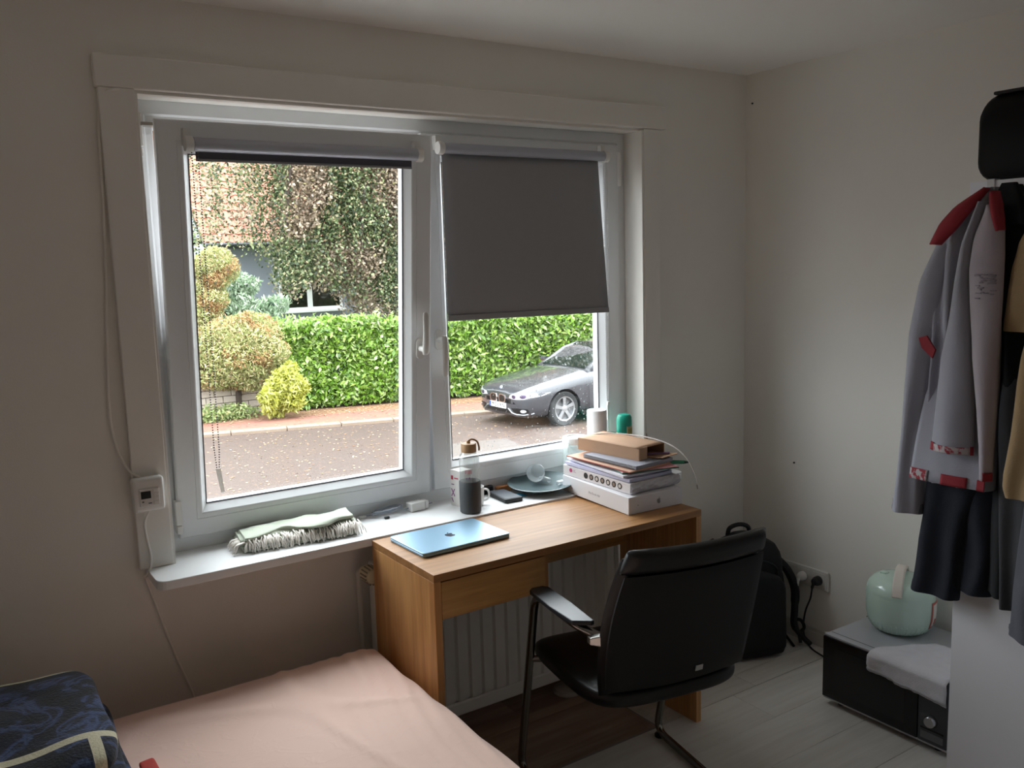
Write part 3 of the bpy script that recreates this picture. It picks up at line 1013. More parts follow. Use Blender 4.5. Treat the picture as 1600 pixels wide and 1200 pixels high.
def front(y, z, d):
    """point on the car's front at (y, z), lifted by d"""
    hit, nrm, _, _ = BV.ray_cast(Vector((2.0, y, z)), Vector((-1, 0, 0)))
    if hit is None:
        hit, nrm, _, _ = BV.find_nearest(Vector((0.8, y, z)))
    return hit + Vector((1, 0.25 if y > 0 else -0.25, 0.1)).normalized() * d
def fpatch(name, outline, mat, parent, d=0.008, n=3):
    """thin raised panel that follows the bodywork"""
    cy_, cz_ = sum(p[0] for p in outline) / len(outline), sum(p[1] for p in outline) / len(outline)
    ol = []
    for i in range(len(outline)):
        p, q_ = outline[i], outline[(i + 1) % len(outline)]
        for k_ in range(n):
            ol.append((p[0] + (q_[0] - p[0]) * k_ / n, p[1] + (q_[1] - p[1]) * k_ / n))
    V, F = [], []
    m_ = len(ol)
    for f_ in (1.0, 0.75, 0.5, 0.25):
        V += [front(cy_ + (y - cy_) * f_, cz_ + (z - cz_) * f_, d) for y, z in ol]
    V += [front(cy_, cz_, d)]
    V += [front(y, z, -0.01) for y, z in ol]
    for j in range(3):
        for i in range(m_):
            F.append((j * m_ + i, j * m_ + (i + 1) % m_, (j + 1) * m_ + (i + 1) % m_, (j + 1) * m_ + i))
    for i in range(m_):
        F.append((3 * m_ + i, 3 * m_ + (i + 1) % m_, 4 * m_))
        F.append((i, 4 * m_ + 1 + i, 4 * m_ + 1 + (i + 1) % m_, (i + 1) % m_))
    return mb().add(V, F).build(name, mat, parent, smooth=True, local=True, angle=50)
# cabin
cab = [(-0.62, 0.74, 0.94, 0.955), (-1.15, 0.68, 0.94, 1.27), (-1.5, 0.63, 0.94, 1.37), (-2.0, 0.61, 0.94, 1.415), (-2.7, 0.60, 0.94, 1.39), (-3.1, 0.60, 0.94, 1.30), (-3.42, 0.68, 0.94, 0.97)]
rings = []
for u, hw, zb, zt in cab:
    f = (zt - zb) / 0.475
    half = [(0, zb - 0.05), (0.80 if u > -3.2 else 0.70, zb - 0.04), (0.80 - (0.80 - hw) * 0.15 * f, zb), (hw + 0.03, zt - 0.05 * f), (hw * 0.86, zt - 0.012), (hw * 0.5, zt), (0, zt + 0.004)]
    rings.append([(u, y, z) for y, z in half] + [(u, -y, z) for y, z in half[-2:0:-1]])
mb().loft(rings).build('cabin', M_paint, car, smooth=True, local=True, angle=45)
def panel(name, pts, mat, th=0.012, outn=None):
    n_ = (Vector(pts[1]) - Vector(pts[0])).cross(Vector(pts[-1]) - Vector(pts[0])).normalized()
    if outn is not None and n_.dot(Vector(outn)) < 0:
        n_ = -n_
    return mb().loft([[Vector(p) - n_ * 0.01 for p in pts], [Vector(p) + n_ * th for p in pts]]).build(name, mat, car, local=True)
panel('windshield', [(-0.66, 0.66, 0.975), (-0.66, -0.66, 0.975), (-1.16, -0.62, 1.268), (-1.46, -0.52, 1.362), (-1.46, 0.52, 1.362), (-1.16, 0.62, 1.268)], M_tint, 0.014, (1, 0, 1))
for sgn in (1, -1):
    panel('side_window', [(-0.88, sgn * 0.785, 0.965), (-1.25, sgn * 0.71, 1.23), (-1.55, sgn * 0.665, 1.315), (-1.92, sgn * 0.65, 1.345), (-1.92, sgn * 0.785, 0.99)], M_tint, 0.012, (0, sgn, 0.3))
    panel('side_window', [(-1.99, sgn * 0.785, 0.99), (-1.99, sgn * 0.65, 1.345), (-2.55, sgn * 0.645, 1.335), (-2.95, sgn * 0.70, 1.16), (-2.85, sgn * 0.785, 1.03)], M_tint, 0.012, (0, sgn, 0.3))
    lo = fpatch('headlight', [(sgn * y, z) for y, z in ((0.36, 0.555), (0.50, 0.535), (0.70, 0.545), (0.85, 0.60), (0.872, 0.655), (0.80, 0.665), (0.60, 0.645), (0.40, 0.615))], plain('headlight_lens', 'd9dbe0', 0.08, metal=0.3, coat=1.0), car, 0.012)
    for (ly_, lz_) in ((0.50, 0.585), (0.68, 0.598)):
        fpatch('lamp', [(sgn * (ly_ + 0.05 * math.cos(a_)), lz_ + 0.036 * math.sin(a_)) for a_ in np.linspace(0, 2 * PI, 11)[:-1]], plain('lamp_reflector', '6a5a78', 0.1, metal=0.6), lo, 0.017, 1)
    kd = [(0.045, 0.45), (0.17, 0.445), (0.235, 0.47), (0.25, 0.535), (0.22, 0.59), (0.13, 0.605), (0.05, 0.60), (0.025, 0.53)]
    gr = fpatch('kidney_grille', [(sgn * y, z) for y, z in kd], M_chrome, car, 0.014, 2)
    fpatch('grille_mesh', [(sgn * (0.137 + (y - 0.137) * 0.80), 0.525 + (z - 0.525) * 0.80) for y, z in kd], M_gloss, gr, 0.018, 2)
    it = fpatch('air_intake', [(sgn * y, z) for y, z in ((0.42, 0.375), (0.50, 0.295), (0.66, 0.285), (0.76, 0.315), (0.74, 0.37), (0.58, 0.385))], M_gloss, car, 0.012)
    fpatch('fog_lamp', [(sgn * (0.68 + 0.045 * math.cos(a_)), 0.33 + 0.03 * math.sin(a_)) for a_ in np.linspace(0, 2 * PI, 11)[:-1]], MATS['headlight_lens'], it, 0.02, 1)
    mb().tube([front(sgn * y, z, 0.012) for y, z in ((0.34, 0.36), (0.44, 0.29), (0.55, 0.265), (0.68, 0.262), (0.79, 0.29))], 0.012, 6).build('bumper_trim', M_rim, car, smooth=True, local=True)
    # door mirror
    mo = mb().loft([[(-0.92 + 0.07 * a, sgn * (0.90 + 0.085 * t), 1.03 + 0.055 * b) for a, b in ((1, 0), (0.7, 0.8), (0, 1), (-0.5, 0.9), (-0.6, 0), (-0.5, -0.8), (0, -1), (0.7, -0.8))] for t in (-0.7, 0.2, 1.0, 1.35)]).build('mirror', M_paint, car, smooth=True, local=True)
fpatch('lower_intake', [(-0.33, 0.34), (-0.38, 0.275), (0.38, 0.275), (0.33, 0.34)], M_gloss, car, 0.01, 4)
pt = mb().box(0.868, 0.892, -0.26, 0.26, 0.345, 0.445).build('number_plate', plain('plate_white', 'eef0f2', 0.4), car, local=True, bevel=0.004)
mb().box(0.8915, 0.8935, -0.258, -0.215, 0.347, 0.443).build('plate_band', plain('plate_blue', '2c57a8', 0.4), pt, local=True)
WMc = WM[car.name]
text('plate_lettering', 'M:5319 N', 0.105, WMc @ frame_mat((0.8935, 0.02, 0.396), (0, 1, 0), (0, 0, 1)), M_gloss, pt, 0.001)
# round bonnet badge: blue and white quarters in a dark ring
bax = Matrix.Rotation(R(68), 3, 'Y')
bd = mb().lathe([(0.043, 0), (0.043, 0.006), (0.030, 0.0065), (0.030, 0.0)], (0.80, 0, 0.705), 24, bax).build('bonnet_badge', M_rim, car, smooth=True, local=True)
for q in range(4):
    sec = [Vector((0, 0, 0))] + [Vector((0.031 * math.cos(R(90 * q + a)), 0.031 * math.sin(R(90 * q + a)), 0)) for a in (0, 30, 60, 90)]
    mb().loft([[bax @ (p + Vector((0, 0, h))) + Vector((0.80, 0, 0.705)) for p in sec] for h in (0.004, 0.0085)]).build('badge_quarter', plain('badge_blue', '2a6fc0', 0.4) if q % 2 else plain('badge_white', 'f2f4f6', 0.4), bd, local=True)
# door seam and sill line
for sgn in (1, -1):
    mb().box(-0.95, -0.942, sgn * 0.884 - 0.006, sgn * 0.884 + 0.006, 0.26, 0.88).build('door_seam', M_gloss, car, local=True)
    mb().box(-0.38, -2.3, sgn * 0.87 - 0.02, sgn * 0.87 + 0.02, 0.17, 0.235).build('sill_skirt', M_gloss, car, local=True)
# wheels
w0 = None
for u, sgn in ((0.0, 1), (0.0, -1), (-2.69, 1), (-2.69, -1)):
    ax = Matrix.Rotation(R(-90), 3, 'X')
    if w0 is None:
        wo = mb().lathe([(0.225, -0.10), (0.30, -0.105), (0.315, -0.085), (0.315, 0.085), (0.30, 0.105), (0.225, 0.10), (0.22, 0.06), (0.22, -0.06), (0.225, -0.10)], (0, 0, 0), 36, ax).build('wheel', M_tyre, car, smooth=True, local=True)
        mb().lathe([(0.228, 0.05), (0.228, 0.102), (0.205, 0.098), (0.20, 0.05)], (0, 0, 0), 36, ax).build('rim', M_rim, wo, smooth=True, local=True)
        mb().lathe([(0.21, -0.06), (0.21, -0.03), (0.01, -0.03)], (0, 0, 0), 24, ax).build('brake_disc', plain('brake_dark', '3a3b3d', 0.5, metal=0.6), wo, smooth=True, local=True)
        for q in range(5):
            a = 2 * PI * q / 5 + 0.3
            e1, e2 = Vector((math.cos(a), 0, math.sin(a))), Vector((-math.sin(a), 0, math.cos(a)))
            yv = Vector((0, 1, 0))
            rg = []
            for d, hw, yy0, th in ((0.03, 0.034, 0.088, 0.02), (0.12, 0.026, 0.092, 0.018), (0.212, 0.040, 0.094, 0.016)):
                rg.append([e1 * d + e2 * hw + yv * (yy0 - th), e1 * d + e2 * hw + yv * yy0, e1 * d - e2 * hw + yv * yy0, e1 * d - e2 * hw + yv * (yy0 - th)])
            mb().loft(rg).build('spoke', M_rim, wo, local=True)
        mb().lathe([(0.055, 0.05), (0.055, 0.092), (0.03, 0.098), (0.01, 0.098)], (0, 0, 0), 16, ax).build('hub_cap', M_rim, wo, smooth=True, local=True)
        w0 = wo
        cur = wo
    else:
        cur = w0.copy()
        COL.objects.link(cur)
        cur.parent = car
        for ch in list(w0.children):
            c_ = ch.copy()
            COL.objects.link(c_)
            c_.parent = cur
    cur.location = (u, sgn * 0.775, 0.315)
    cur.rotation_euler = (0, 0, 0 if sgn > 0 else PI)
ALB = 1.0

# ================================================================ roller blinds
M_fabric = plain('blackout_fabric', '97979a', 0.75, var=0.03, scale=40, bump=0.1, bscale=400)
M_silver = plain('silver_blind_back', 'b4b7c2', 0.4, metal=0.35, var=0.03)
def chain(name, x0, x1, y, ztop, zbot, mat, parent, sway=0.0):
    m_ = mb()
    r_ = 0.0027
    pts = []
    n_ = int((ztop - zbot) / 0.0072)
    for i in range(n_):
        z = ztop - i * 0.0072
        t = (ztop - z) / (ztop - zbot)
        cxm = (x0 + x1) / 2
        pts.append((x0 + (cxm - 0.003 - x0) * max(0, t - 0.93) / 0.07, y, z))
        pts.append((x1 + (cxm + 0.003 - x1) * max(0, t - 0.93) / 0.07, y - 0.008 * (1 - t), z))
    for (x, yy_, z) in pts:
        m_.add([(x + r_, yy_, z), (x - r_, yy_, z), (x, yy_ + r_, z), (x, yy_ - r_, z), (x, yy_, z + r_), (x, yy_, z - r_)],
               [(0, 2, 4), (2, 1, 4), (1, 3, 4), (3, 0, 4), (2, 0, 5), (1, 2, 5), (3, 1, 5), (0, 3, 5)])
    o = m_.build(name, mat, parent, smooth=True, angle=180)
    o['kind'] = 'stuff'
    return o
XA = Matrix.Rotation(R(90), 3, 'Y')
def bracket(x, y, z, side, M, parent):
    m_ = mb().box(x - 0.010, x + 0.010, y + 0.012, 2.668, z + 0.012, z + 0.042)
    m_.lathe([(0.020, -0.011), (0.022, -0.006), (0.022, 0.008), (0.018, 0.011)], (x, y, z), 16, XA)
    m_.box(x - 0.009, x + 0.009, y - 0.006, 2.668, z - 0.004, z + 0.016)
    m_.xf(M).build('bracket', M_white, parent, smooth=True)
# left blind, rolled up, fixed to the tilted sash
bl = thing('roller_blind', 'rolled-up dark grey roller blind on tilted left sash', 'blind', (1.0, 2.56, 1.92), group='roller blinds on the window')
TY, TZ = 2.632, 1.935
bracket(0.652, TY, TZ, 0, TILT, bl)
bracket(1.352, TY, TZ, 1, TILT, bl)
mb().lathe([(0.019, 0.664), (0.019, 1.342)], (0, TY, TZ), 20, XA).xf(TILT).build('roll', M_silver, bl, smooth=True)
mb().box(0.672, 1.333, TY + 0.0145, TY + 0.0155, TZ - 0.040, TZ).xf(TILT).build('fabric', plain('blackout_fabric_dark', '5a5a62', 0.75), bl)
mb().box(0.672, 1.333, TY + 0.011, TY + 0.018, TZ - 0.044, TZ - 0.037).xf(TILT).build('bottom_bar', M_fabric, bl, bevel=0.002)
chain('bead_chain', 0.657, 0.671, 2.525, 1.90, 1.02, plain('chain_grey', '5e5452', 0.4), bl)
mb().add([(0.657, 2.523, 1.025), (0.671, 2.523, 1.025), (0.677, 2.523, 0.955), (0.668, 2.523, 0.953), (0.657, 2.527, 1.025), (0.671, 2.527, 1.025), (0.677, 2.527, 0.955), (0.668, 2.527, 0.953)],
         [(0, 1, 2, 3), (7, 6, 5, 4), (0, 4, 5, 1), (1, 5, 6, 2), (2, 6, 7, 3), (3, 7, 4, 0)]).build('chain_weight', clear('clear_plastic', (0.86, 0.88, 0.86), 0.1, 0.6, 0.1, haze=0.25), bl)
# right blind, pulled halfway down
br_ = thing('roller_blind', 'grey roller blind half lowered over the right sash', 'blind', (1.83, 2.62, 1.38), group='roller blinds on the window')
I4 = Matrix.Identity(4)
TZ2 = 1.962
bracket(1.487, TY, TZ2, 0, I4, br_)
bracket(2.192, TY, TZ2, 1, I4, br_)
mb().lathe([(0.018, 1.498), (0.018, 2.182)], (0, TY, TZ2), 20, XA).build('roll', M_silver, br_, smooth=True)
def fab(u, v):
    x = 1.500 + 0.668 * u
    z = TZ2 - 0.002 - (TZ2 - 1.388) * v
    yb = TY + 0.0155
    sw = (0.008 + 0.050 * (u ** 1.2)) * v
    return (x - 0.004 * v, yb - sw + 0.003 * math.sin(PI * v) * (u - 0.5), z - 0.004 * (u - 0.5) * v)
mb().grid(fab, 16, 16).build('fabric', M_fabric, br_, smooth=True, solid=0.0012, angle=180)
mb().loft([[Vector(fab(u, 0.965 + 0.035 * (0 if k in (0, 3) else 1))) + Vector((0, -0.004 if k < 2 else 0.004, 0)) for k in (0, 1, 2, 3)] for u in (0, 0.25, 0.5, 0.75, 1)]).build('bottom_bar', M_fabric, br_, bevel=0.002)
chain('bead_chain', 2.176, 2.187, 2.626, 1.945, 1.035, plain('chain_white', 'd8d8d6', 0.4), br_)
mb().box(2.180, 2.192, 2.622, 2.632, 1.022, 1.036).build('chain_clip', M_white, br_, bevel=0.002)
mb().box(2.178, 2.185, 2.622, 2.628, 0.965, 1.024).build('chain_clip', M_white, br_, bevel=0.002)

# ================================================================ thermostat and cables
th = thing('thermostat', 'white wall timer box with black display on window trim', 'thermostat', (0.478, 2.577, 0.975))
mb().box(0.435, 0.520, 2.545, 2.577, 0.928, 1.024).build('case', M_white, th, bevel=0.010, seg=3)
fp = mb().box(0.452, 0.505, 2.541, 2.546, 0.945, 0.995).build('front_plate', plain('timer_plate', 'd8d6d2', 0.4), th, bevel=0.003)
mb().box(0.456, 0.482, 2.5395, 2.5415, 0.967, 0.988).build('display', plain('dark_display', '0c0f0e', 0.2), fp, bevel=0.001)
for i in range(4):
    mb().box(0.488, 0.502, 2.5397, 2.5415, 0.949 + 0.0115 * i, 0.9575 + 0.0115 * i).build('button', plain('timer_button', 'dcdad6', 0.4), fp, bevel=0.001)
mb().box(0.458, 0.463, 2.5397, 2.5412, 0.957, 0.961).build('button', plain('timer_button_grey', '6a6a6a', 0.4), fp)
mb().box(0.474, 0.483, 2.5399, 2.5412, 0.952, 0.955).build('print', MATS['timer_button_grey'], fp)
M_cord = plain('white_cord', 'efece6', 0.5)
tag(mb().tube(smoothpath([(0.497, 2.576, 2.062), (0.478, 2.574, 2.058), (0.453, 2.585, 2.042), (0.441, 2.592, 1.961), (0.439, 2.592, 1.862), (0.430, 2.594, 1.629), (0.416, 2.594, 1.425), (0.405, 2.594, 1.218), (0.415, 2.592, 1.110), (0.438, 2.585, 1.045), (0.462, 2.565, 1.024)], 5), 0.0036, 8).build('cable', M_cord, smooth=True), 'thin white cable hanging down left of the window trim', 'cable')
tag(mb().tube(smoothpath([(0.478, 2.560, 0.928), (0.464, 2.566, 0.893), (0.468, 2.570, 0.842), (0.474, 2.571, 0.790), (0.464, 2.566, 0.750), (0.455, 2.580, 0.735), (0.462, 2.593, 0.715), (0.488, 2.595, 0.613), (0.522, 2.595, 0.478), (0.558, 2.595, 0.359), (0.575, 2.594, 0.25), (0.58, 2.59, 0.08)], 5), 0.0036, 8).build('cable', M_cord, smooth=True), 'white cable from the timer box down behind the bed', 'cable')
for (x, y, z, lab) in ((2.9185, 2.565, 2.195, 'tiny dark nail high on the right wall near the corner'), (2.9185, 2.33, 0.735, 'tiny dark nail hole mark on the right wall above the backpack')):
    tag(mb().lathe([(0.004, 0), (0.003, 0.006), (0.0005, 0.007)], (XR + 0.001, y, z), 8, Matrix.Rotation(R(-90), 3, 'Y')).build('nail', M_dark, smooth=True), lab, 'nail')

# ================================================================ radiator
M_rad = plain('radiator_enamel', 'ebebe8', 0.4, var=0.02)
rd = thing('radiator', 'white ribbed panel radiator under the window behind the desk', 'radiator', (1.62, 2.52, 0.07))
def rad_prof():
    pts, x = [], 1.14
    while x < 2.085:
        pts += [(x, 2.470), (x + 0.030, 2.470), (x + 0.036, 2.480), (x + 0.044, 2.480), (x + 0.050, 2.470)]
        x += 0.0500001
    return pts
pr = rad_prof()
front = mb()
V = [(x, y, z) for z in (0.115, 0.60) for x, y in pr]
n_ = len(pr)
front.add(V, [(i, i + 1, n_ + i + 1, n_ + i) for i in range(n_ - 1)])
front.build('ribbed_panel', M_rad, rd)
fm = mb().box(1.13, 2.095, 2.462, 2.474, 0.07, 0.118).box(1.13, 2.095, 2.462, 2.474, 0.597, 0.645).box(1.12, 1.142, 2.462, 2.56, 0.07, 0.645).box(2.083, 2.105, 2.462, 2.56, 0.07, 0.645)
fm.build('casing', M_rad, rd, bevel=0.006)
mb().box(1.14, 2.085, 2.484, 2.56, 0.08, 0.64).build('core', M_rad, rd)
mb().tube([(1.085, 2.555, 0.0), (1.085, 2.555, 0.615)], 0.0085, 10).build('pipe', plain('pipe_paint', 'cbc8c0', 0.5), rd, smooth=True)
mb().tube(smoothpath([(1.085, 2.555, 0.60), (1.087, 2.550, 0.622), (1.12, 2.52, 0.622), (1.145, 2.52, 0.622)], 4), 0.010, 10).build('pipe', MATS['pipe_paint'], rd, smooth=True)
VA = Matrix.Rotation(R(90), 3, 'X')      # axis towards the room
vk = mb().lathe([(0.012, 0.0), (0.018, 0.005), (0.019, 0.02), (0.024, 0.022), (0.027, 0.03), (0.026, 0.070), (0.022, 0.078), (0.002, 0.080)], (1.098, 2.545, 0.622), 24, VA).build('valve_head', plain('valve_cream', 'd8cfae', 0.45), rd, smooth=True)
for q in range(14):
    a = 2 * PI * q / 14
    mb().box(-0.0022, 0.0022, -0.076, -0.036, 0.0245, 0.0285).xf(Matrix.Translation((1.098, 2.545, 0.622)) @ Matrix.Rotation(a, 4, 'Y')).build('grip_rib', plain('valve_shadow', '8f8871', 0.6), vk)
tag(mb().lathe([(0.001, 0.0), (0.052, 0.0), (0.055, 0.006), (0.048, 0.016), (0.02, 0.022), (0.001, 0.022)], (1.86, 2.495, 0.0), 24).build('floor_disc', plain('pale_disc', 'bdbab4', 0.6), smooth=True), 'pale round disc lying on brown floor below the radiator', 'disc')

# ================================================================ desk
M_oakx = wood('oak_lengthwise', '8f6233', 'a57645', 'b68757', 'x', 0.5)
M_oakz = wood('oak_upright', 'b27a45', 'c9955c', 'dbab74', 'z', 0.5)
M_oakf = wood('oak_front', 'b2854c', 'c8985c', 'd6a96e', 'x', 0.5)
DX0, DX1, DY0, DY1, DZ = 1.085, 2.097, 2.047, 2.4385, 0.75
dk = thing('desk', 'oak veneer desk with a single drawer below the window', 'desk', ((DX0 + DX1) / 2, 2.24, 0))
mb().box(DX0, DX1, DY0, DY1, DZ - 0.022, DZ).build('desktop', M_oakx, dk, bevel=0.0012)
mb().box(DX0, DX0 + 0.022, DY0 + 0.001, DY1, 0, DZ - 0.0225).build('side_panel', M_oakz, dk, bevel=0.0012)
mb().box(DX1 - 0.022, DX1, DY0 + 0.001, DY1, 0, DZ - 0.0225).build('side_panel', M_oakz, dk, bevel=0.0012)
mb().box(DX0 + 0.0225, DX1 - 0.0225, 2.405, 2.421, 0.548, DZ - 0.0225).build('back_rail', M_oakf, dk, bevel=0.001)
mb().box(DX0 + 0.024, 1.457, DY0 + 0.003, DY0 + 0.021, 0.617, DZ - 0.026).build('drawer_front', M_oakf, dk, bevel=0.0012)
mb().box(DX0 + 0.03, 1.445, DY0 + 0.021, 2.36, 0.625, 0.715).build('drawer_box', M_oakf, dk, bevel=0.001)
mb().box(1.459, 1.474, DY0 + 0.012, 2.38, 0.620, DZ - 0.0225).build('drawer_divider', M_oakz, dk, bevel=0.001)

# ================================================================ bed, blanket
k = NT('peach_sheet')
k.p.inputs['Base Color'].default_value = (*lin('f0cdbf'), 1)
k.p.inputs['Roughness'].default_value = 0.8
k.p.inputs['Sheen Weight'].default_value = 0.15
v = k.coords((2.2, 4.5, 2.0), (0, 0, R(25)))
n1 = k.n('TexNoise', Scale=2.2, Detail=5.0, Distortion=1.6)
k.l(v, n1.inputs['Vector'])
r1 = k.ramp(n1.outputs[0], [(0.46, '000000'), (0.50, 'ffffff'), (0.54, '000000')])
k.bump(r1, 0.13, 0.003)
M_sheet = k.m
BX0, BX1, BY0, BY1, BZ = -0.34, 1.062, 0.40, 2.415, 0.445
bed = thing('bed', 'bed with fitted peach pink sheet at the left of the desk', 'bed', ((BX0 + BX1) / 2, (BY0 + BY1) / 2, 0))
def drape(s, h, r):
    a = abs(s)
    sg = 1 if s >= 0 else -1
    if a <= h - r:
        return s, 0.0
    if a <= h - r + r * PI / 2:
        t = (a - (h - r)) / r
        return sg * (h - r + r * math.sin(t)), r * (1 - math.cos(t))
    return sg * h, r + a - (h - r + r * PI / 2)
hx_, hy_, rr = (BX1 - BX0) / 2, (BY1 - BY0) / 2, 0.055
def sheet(u, v):
    Ls, Lt = hx_ - rr + rr * PI / 2 + 0.14, hy_ - rr + rr * PI / 2 + 0.14
    s = (2 * u - 1) * Ls
    t = (2 * v - 1) * Lt
    x, dx = drape(s, hx_, rr)
    y, dy = drape(t, hy_, rr)
    d = dx + dy if (dx < rr or dy < rr) else max(dx, dy) + 0.03
    wx, wy = x + (BX0 + BX1) / 2, y + (BY0 + BY1) / 2
    e = max(0.0, 1 - (BX1 - wx) / 0.32)
    q = wx * 1.0 - 0.16 * (wy - 1.5)
    wr = 0.0032 * e * (math.sin(135 * q + 4 * noise.noise(Vector((wx * 3, wy * 2, 0)))) + 0.5 * math.sin(83 * q + 2 + 3 * noise.noise(Vector((wx * 2, wy * 3, 4)))))
    wr += 0.0022 * noise.noise(Vector((wx * 4, wy * 2.2, 1.3))) + 0.0016 * noise.noise(Vector((wx * 9 + wy * 4, wy * 3, 7)))
    k_ = abs(noise.noise(Vector((wx * 2.2 + wy * 1.3, wy * 1.1 - wx, 2.0))))
    wr += 0.006 * max(0, 0.06 - k_) / 0.06 * (1 if dx == 0 else 0)
    return (wx + 0.1 * wr * (dx > 0.01), wy, BZ - d + wr)
mb().grid(sheet, 150, 170).build('mattress', M_sheet, bed, smooth=True, angle=180)
mb().box(BX0 + 0.01, BX1 - 0.012, BY0 + 0.01, BY1 - 0.01, 0.13, 0.33).build('base', plain('bed_base', '9b8f86', 0.8, var=0.05), bed, bevel=0.02)
for sx in (BX0 + 0.08, BX1 - 0.08):
    for sy in (BY0 + 0.1, BY1 - 0.1):
        mb().lathe([(0.025, 0), (0.03, 0.13)], (sx, sy, 0), 12).build('leg', M_dark, bed, smooth=True)

k = NT('navy_plush')
tc = k.n('TexCoord')
sp = k.n('SeparateXYZ')
k.l(tc.outputs['Object'], sp.inputs[0])
def absd(sock, c, hw):
    a = k.n('Math', operation='SUBTRACT'); a.inputs[1].default_value = c
    k.l(sock, a.inputs[0])
    b = k.n('Math', operation='ABSOLUTE'); k.l(a.outputs[0], b.inputs[0])
    d = k.n('Math', operation='LESS_THAN'); d.inputs[1].default_value = hw
    k.l(b.outputs[0], d.inputs[0])
    return d.outputs[0]
def mx_(a, b, op='MAXIMUM'):
    d = k.n('Math', operation=op); k.l(a, d.inputs[0]); k.l(b, d.inputs[1])
    return d.outputs[0]
# object origin at the right rear top corner: x to the left is negative, y to the camera negative
lines = mx_(absd(sp.outputs['Y'], -0.035, 0.010), mx_(absd(sp.outputs['Y'], -0.385, 0.013), absd(sp.outputs['X'], -0.020, 0.011)))
gy = k.n('Math', operation='LESS_THAN'); gy.inputs[1].default_value = -0.425
k.l(sp.outputs['Y'], gy.inputs[0])
l2 = mx_(absd(sp.outputs['X'], -0.045, 0.012), gy.outputs[0], 'MULTIPLY')
l1 = mx_(absd(sp.outputs['Y'], -0.030, 0.009), absd(sp.outputs['Y'], -0.430, 0.014))
mask = mx_(l1, l2)
zt = k.n('Math', operation='GREATER_THAN'); zt.inputs[1].default_value = -0.055
k.l(sp.outputs['Z'], zt.inputs[0])
mask = mx_(mask, zt.outputs[0], 'MULTIPLY')
nz = k.n('TexNoise', Scale=9.0, Detail=5.0, Distortion=1.5)
k.l(tc.outputs['Object'], nz.inputs['Vector'])
base = k.ramp(nz.outputs[0], [(0.35, '0a0b10'), (0.5, '131a2c'), (0.56, '3c4c72'), (0.62, '151b2e'), (0.8, '0d0f16')])
mm = k.n('MixRGB')
mm.inputs[2].default_value = (*lin('cfc8ac'), 1)
k.l(mask, mm.inputs[0]); k.l(base, mm.inputs[1])
k.l(mm.outputs[0], k.p.inputs['Base Color'])
k.p.inputs['Roughness'].default_value = 0.95
k.p.inputs['Sheen Weight'].default_value = 0.12
nf = k.n('TexNoise', Scale=160.0, Detail=4.0)
k.l(tc.outputs['Object'], nf.inputs['Vector'])
k.bump(nf.outputs[0], 0.5, 0.006)
M_plush = k.m
bk = thing('blanket', 'folded navy plush blanket with cream stripes on the bed', 'blanket', (0.262, 2.395, 0.615))
def soft(x0, x1, y0, y1, z0, z1, r, nx, ny, nz_, amp, sc, seed):
    """soft folded layer: rounded box with lumps"""
    cx, cy, cz = (x0 + x1) / 2, (y0 + y1) / 2, (z0 + z1) / 2
    hx, hy2, hz = (x1 - x0) / 2, (y1 - y0) / 2, (z1 - z0) / 2
    def f(u, v):
        th_ = 2 * PI * u
        ph = PI * (v - 0.5)
        def se(c, e): return math.copysign(abs(c) ** e, c)
        d = Vector((se(math.cos(ph), 0.32) * se(math.cos(th_), 0.22), se(math.cos(ph), 0.32) * se(math.sin(th_), 0.22), se(math.sin(ph), 0.5)))
        p = Vector((cx + hx * d.x, cy + hy2 * d.y, cz + hz * d.z))
        nn = noise.noise_vector(p * sc + Vector((seed, 0, 0)))
        return p + nn * amp
    return mb().grid(f, nx, ny, True)
for i, (a, b) in enumerate(((0.463, 0.512), (0.510, 0.562), (0.560, 0.620))):
    soft(-0.55, 0.295 - 0.018 * i, 1.84 + 0.01 * i, 2.405 - 0.006 * i, a, b, 0.03, 120, 32, 0, 0.014, 7, i * 3.3).build('fold', M_plush, bk, smooth=True, angle=180)
tag(soft(0.318, 0.352, 1.97, 2.092, 0.452, 0.464, 0, 24, 10, 0, 0.004, 20, 2).build('red_cloth', plain('red_fabric', 'c2473f', 0.85, bump=0.2, bscale=200), smooth=True, angle=180), 'bit of red cloth lying on the peach sheet beside the blanket', 'cloth')

# ================================================================ chair
ch = thing('office_chair', 'black leather cantilever chair with chrome tube frame at the desk', 'chair', (1.675, 2.115, 0), (0, 0, -0.18))
M_leath = plain('black_leather', '0e0f11', 0.38, var=0.12, scale=20, bump=0.12, bscale=250)
M_shell = plain('black_back_shell', '0a0b0d', 0.6, var=0.08, scale=20, bump=0.08, bscale=300)
M_arm = plain('arm_pad_black', '22252b', 0.35, var=0.05)
M_tubec = plain('chrome_tube', '8f8d88', 0.18, metal=1.0)
def bend(pts, r, n=5):
    """polyline with rounded corners"""
    P = [Vector(p) for p in pts]
    out = [P[0]]
    for i in range(1, len(P) - 1):
        a, b, c = P[i - 1], P[i], P[i + 1]
        d1, d2 = (a - b).normalized(), (c - b).normalized()
        q = min(r, (a - b).length * 0.49, (c - b).length * 0.49)
        s, e = b + d1 * q, b + d2 * q
        for k_ in range(n + 1):
            t = k_ / n
            out.append((1 - t) ** 2 * s + 2 * t * (1 - t) * b + t * t * e)
    out.append(P[-1])
    return out
tr_ = 0.0125
